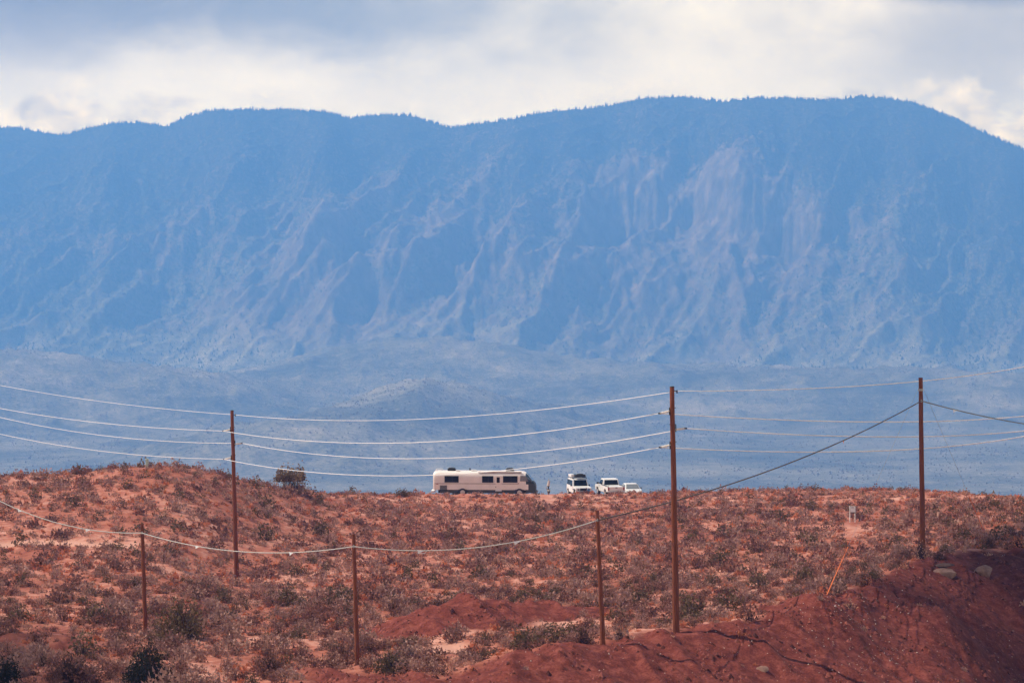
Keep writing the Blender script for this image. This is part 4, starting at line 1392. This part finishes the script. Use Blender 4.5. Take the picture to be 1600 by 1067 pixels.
def rock(name, seed, size, mat, loc, rz, label, flat=1.0):
    rng = np.random.default_rng(seed)
    bm = bmesh.new()
    bmesh.ops.create_icosphere(bm, subdivisions=4, radius=1.0)
    pl = [(rng.normal(0, 1, 3), rng.uniform(0.62, 0.9)) for _ in range(11)]
    for v in bm.verts:
        p = np.array(v.co)
        for nrm, dd in pl:
            nn = nrm / np.linalg.norm(nrm)
            k = p.dot(nn)
            if k > dd:
                p = p - nn * (k - dd) * 0.92
        p = p * (1 + 0.05 * math.sin(p[0] * 7 + seed) * math.sin(p[1] * 6) + 0.02 * math.sin(p[2] * 17 + p[0] * 13))
        v.co = Vector(p * np.array(size))
    me = bpy.data.meshes.new(name)
    bm.to_mesh(me); bm.free()
    me.materials.append(mat)
    me.polygons.foreach_set('use_smooth', np.full(len(me.polygons), True))
    me.set_sharp_from_angle(angle=math.radians(28))
    o = link(name, me)
    o.location = loc; o.rotation_euler = (0.1, -0.08, rz)
    return tag(o, label, 'boulder')


L1 = on_ground(1475, 160.5); L2 = on_ground(1537, 164.5)
rock('boulder', 3, (0.78, 0.6, 0.42), M['boulder'], L1 + Vector((0, 0, 0.12)), -0.2, 'long pale boulder with a dark slab across it, right below the guyed pole')
rock('rock_slab', 8, (0.62, 0.4, 0.16), M['boulder_dark'], L1 + Vector((0.10, 0.45, 0.58)), -0.1, 'dark flat slab lying across the top of the long boulder')
rock('boulder', 12, (0.68, 0.55, 0.50), M['boulder'], L2 + Vector((0, 0, 0.18)), 0.5, 'pale angular boulder standing alone on the dirt bank')
rock('boulder', 15, (0.30, 0.36, 0.15), M['boulder'], on_ground(1192, 122.5) + Vector((0, 0, 0.02)), 0.4, 'half buried pale boulder low on the dirt bank')
LANDMARKS.append((1475, 160, 'the long boulder')); LANDMARKS.append((1192, 123, 'the half buried boulder'))

# pebbles on the dirt bank
k = 12000
rngp = np.random.default_rng(77)
u = rngp.uniform(560, 1640, k); d = rngp.uniform(112, 172, k)
bb, _ = masks(u, d)
cd = np.interp(u, UG, CREST_D)
band = np.exp(-(((u - 1290) / 110) ** 2 + ((d - 133) / 7) ** 2)) + 0.7 * np.exp(-(((u - 1400) / 70) ** 2 + ((d - 150) / 7) ** 2)) + 0.10
ok = (bb > 0.5) & (d < cd + 1) & (rngp.uniform(0, 1, k) < band * 1.1)
u, d = u[ok], d[ok]
z = height(u, d); x = (u - 800) / F * d
r = np.minimum(rngp.lognormal(-3.6, 0.40, len(u)), 0.065)
V, fs = cones(np.stack([x, d, z - r * 0.3], 1), r * rngp.uniform(0.8, 1.5, len(u)), r, rngp, 5)
tag(link('gravel', np_mesh('gravel', V, fs, [M['pebble']], None, False)), 'pale pebbles strewn over the red dirt bank', 'gravel', None, 'stuff')


# clods and broken dirt
k = 46000
rngc = np.random.default_rng(78)
u = rngc.uniform(430, 1640, k); d = np.sqrt(rngc.uniform(109 ** 2, 172 ** 2, k))
bb, _ = masks(u, d)
lump = fbm((u - 800) / F * d / 2.2, d / 3.0, 3, 79)
ok = (bb > 0.4) & (rngc.uniform(0, 1, k) < np.clip(0.30 + 1.6 * lump, 0.06, 1))
u, d = u[ok], d[ok]
z = height(u, d); x = (u - 800) / F * d
r = np.minimum(rngc.lognormal(-2.75, 0.5, len(u)), 0.22)
V, fs = cones(np.stack([x, d, z - r * 0.35], 1), r * rngc.uniform(0.8, 1.3, len(u)), r, rngc, 5)
tag(link('dirt_clods', np_mesh('dirt_clods', V, fs, [M['clod']], None, False)), 'clods of red dirt lying loose on the bank and the mounds', 'dirt', None, 'stuff')


# named bushes
LMW = {31: 'ridge juniper', 32: 'round olive shrub', 33: 'black juniper', 34: 'thorny mound shrub', 36: 'wide olive shrub', 39: 'tawny spiky shrub',
       41: 'orange guard shrub', 42: 'dark bank shrub', 43: 'wide brown shrub', 46: 'corner shrub'}


def bush(name, label, cat, u, d, w, h, leaf, n_twig, n_leaf, leafsize, seed, v=None, up=0.6, dense=0.6, conical=False, twigmat='twig', tall_lobes=0):
    rng = np.random.default_rng(seed)
    b = on_ground(u, d, 0.08)
    T = thing(name, label, cat, b, 0)
    V, f, mi = clump(rng, w, h, n_twig, n_leaf, leafsize, up=up, dense=dense)
    if tall_lobes:
        Vs, Fs, Ms = [V * np.array([1, 1, 0.55])], [f], [mi]
        off = len(V)
        for _ in range(tall_lobes):
            a = rng.uniform(0, 6.28); rr = rng.uniform(0.1, 0.36) * w
            lw = rng.uniform(0.26, 0.42) * w; lh = h * rng.uniform(0.6, 1.0) * (1 - 0.7 * rr / w)
            v2, f2, m2 = clump(rng, lw, lh * 0.55, 8, int(n_leaf * 0.22), leafsize, up=up, dense=0.3)
            v2 = v2 + np.array([math.cos(a) * rr, math.sin(a) * rr, lh * 0.45])
            Vs.append(v2); Fs.append(f2 + off); Ms.append(m2); off += len(v2)
        V, f, mi = np.concatenate(Vs), np.concatenate(Fs), np.concatenate(Ms)
    if conical:
        k = np.clip(V[:, 2] / h, 0, 1)
        V[:, 0] *= (1.15 - 0.8 * k); V[:, 1] *= (1.15 - 0.8 * k)
    lf = f[mi == 0]; tw = f[mi == 1]
    for nm, ff, mt in (('foliage', lf, leaf), ('stems', tw, twigmat)):
        idx = ff.ravel()
        me = np_mesh(nm, V[idx], np.arange(len(idx)).reshape(-1, 3), [M[mt]], None, False)
        link(nm, me, T)
    if seed in LMW:
        LANDMARKS.append((u, d, 'the ' + LMW[seed]))
    return T


bush('juniper', 'olive juniper bush standing against the sky on the ridge', 'bush', 457, 236, 3.9, 3.8, 'leaf_ridge', 40, 800, 0.17, 31, tall_lobes=9)
bush('round_shrub', 'big round olive shrub beside the short pole', 'bush', 282, 133, 3.3, 2.4, 'leaf_green', 90, 3000, 0.10, 32, dense=0.5)
bush('dark_juniper', 'nearly black pointed juniper low at the photo edge', 'bush', 231, 113.5, 2.9, 2.25, 'leaf_dark', 60, 3800, 0.09, 33, conical=True)
bush('thorny_shrub', 'dark rounded thorny shrub on the crest of the low mound', 'bush', 686, 143.0, 1.75, 1.25, 'leaf_purple', 190, 900, 0.09, 34)
bush('grey_shrub', 'grey shrub beside the dark thorny one', 'bush', 640, 144.5, 1.3, 1.05, 'leaf_sage', 90, 700, 0.09, 35)
bush('leafy_shrub', 'wide olive shrub in front of the low mound', 'bush', 612, 118.5, 2.0, 1.1, 'leaf_olive', 120, 1300, 0.09, 36)
bush('twiggy_shrub', 'bare twiggy brown shrub at the foot of the short pole', 'bush', 912, 121.5, 1.6, 1.15, 'leaf_purple', 200, 500, 0.08, 37)
bush('twiggy_shrub', 'grey twiggy shrub on the far side of the road crest pole', 'bush', 968, 123.0, 1.4, 0.9, 'leaf_sage', 120, 500, 0.08, 38)
bush('spiky_shrub', 'tawny spiky shrub hiding the foot of the guyed pole', 'bush', 1438, 164.5, 1.5, 1.35, 'leaf_straw', 220, 160, 0.10, 39)
bush('spiky_shrub', 'tawny fan shaped shrub on the slope below the guyed pole', 'bush', 1350, 146.5, 1.25, 1.0, 'leaf_rust', 200, 200, 0.10, 40)
bush('spiky_shrub', 'reddish spiky shrub behind the leaning orange guard', 'bush', 1288, 140.5, 1.0, 0.8, 'leaf_rust', 160, 160, 0.10, 41)
bush('twiggy_shrub', 'brown twiggy shrub between the guyed pole and the long boulder', 'bush', 1468, 166.5, 1.3, 0.75, 'leaf_purple', 160, 300, 0.09, 48)
bush('twiggy_shrub', 'rusty shrub at the eastern end of the bank top', 'bush', 1592, 174, 1.7, 1.0, 'leaf_rust', 160, 300, 0.10, 49)
bush('twiggy_shrub', 'tawny tuft on the spur below the leaning orange guard', 'bush', 1328, 137.5, 0.9, 0.5, 'leaf_straw', 120, 120, 0.09, 50)
bush('dark_shrub', 'dark twiggy shrub above the lone angular boulder', 'bush', 1545, 176, 1.9, 1.1, 'leaf_purple', 200, 500, 0.09, 42)
bush('dark_shrub', 'wide brown shrub at the bottom beside the black juniper', 'bush', 110, 114.5, 3.4, 1.5, 'leaf_purple', 240, 1200, 0.09, 43)
bush('dark_shrub', 'dark shrub halfway between the two left short poles', 'bush', 420, 117, 2.2, 1.25, 'leaf_purple', 220, 1100, 0.09, 44)
bush('dark_shrub', 'dark shrub casting a long shadow behind the short pole', 'bush', 578, 127, 1.2, 1.0, 'leaf_purple', 120, 700, 0.08, 45)
bush('dark_shrub', 'black green shrub at the very corner of the view', 'bush', 8, 113.5, 1.8, 1.6, 'leaf_dark', 70, 1500, 0.09, 46)
bush('green_shrub', 'low green sagebrush on the ridge behind the motorhome tail', 'bush', 630, 250, 2.3, 0.9, 'leaf_olive', 40, 500, 0.12, 47)

scrub_objects()

# ------------------------------------------------------------------ lumpy white blockers added out of view to shade both sides of the slope
m, N = material('white cloud')
finish(N, (0.88, 0.87, 0.86), 1.0, 0, 0.0)
M['blocker'] = m


def blocker(label, spots, alt, seed):
    rng = np.random.default_rng(seed)
    bm = bmesh.new()
    for (gx, gy, r) in spots:
        c = Vector((gx, gy, -20.0)) + SUN_DIR * ((alt + 20.0) / SUN_DIR.z)
        for k in range(5):
            o = Vector(rng.normal(0, 0.42, 3)) * r if k else Vector()
            rr = r * (0.8 if k == 0 else rng.uniform(0.35, 0.6))
            g = bmesh.ops.create_icosphere(bm, subdivisions=4, radius=rr, matrix=Matrix.Translation(c + o))
            for v in g['verts']:
                q = v.co - (c + o)
                v.co += q * (0.30 * math.sin(q.x * 0.31 + seed) * math.sin(q.y * 0.27) * math.sin(q.z * 0.33 + k) + 0.10 * math.sin(q.x * 0.9) * math.sin(q.y * 0.8 + k))
    me = bpy.data.meshes.new('blocker')
    bm.to_mesh(me); bm.free()
    me.materials.append(M['blocker'])
    me.polygons.foreach_set('use_smooth', np.full(len(me.polygons), True))
    return tag(link('blocker', me), label, 'blocker', None, 'structure')


blocker('added unseen cloud drifting high over the western edge of the slope', [(-46, 118, 25), (-64, 150, 28), (-44, 96, 22), (-26, 97, 13), (-88, 120, 30), (-76, 190, 26)], 860, 4)
blocker('added unseen cloud drifting high over the eastern dirt bank', [(52, 140, 27), (70, 178, 30), (49, 113, 23), (90, 140, 32), (98, 205, 30)], 860, 6)

# ------------------------------------------------------------------ the haze
m = bpy.data.materials.new('pale blue haze')
m.use_nodes = True
N = NT(m.node_tree)
pv = N.n('ShaderNodeVolumePrincipled')
pv.inputs['Color'].default_value = (*HAZE_COLOR, 1.0)
pv.inputs['Absorption Color'].default_value = (0.30, 0.30, 0.30, 1.0)
pv.inputs['Density'].default_value = HAZE_DENSITY
pv.inputs['Density Attribute'].default_value = ''
pv.inputs['Color Attribute'].default_value = ''
pv.inputs['Temperature Attribute'].default_value = ''
pv.inputs['Anisotropy'].default_value = 0.15
out = N.n('ShaderNodeOutputMaterial')
N.link(pv.outputs[0], out.inputs['Volume'])
hz = MB().box((0, 4750, 125), (14000, 10100, 1050)).build('haze', m)
tag(hz, 'thin blue haze filling the air up to the mountain', 'haze', None, 'stuff')
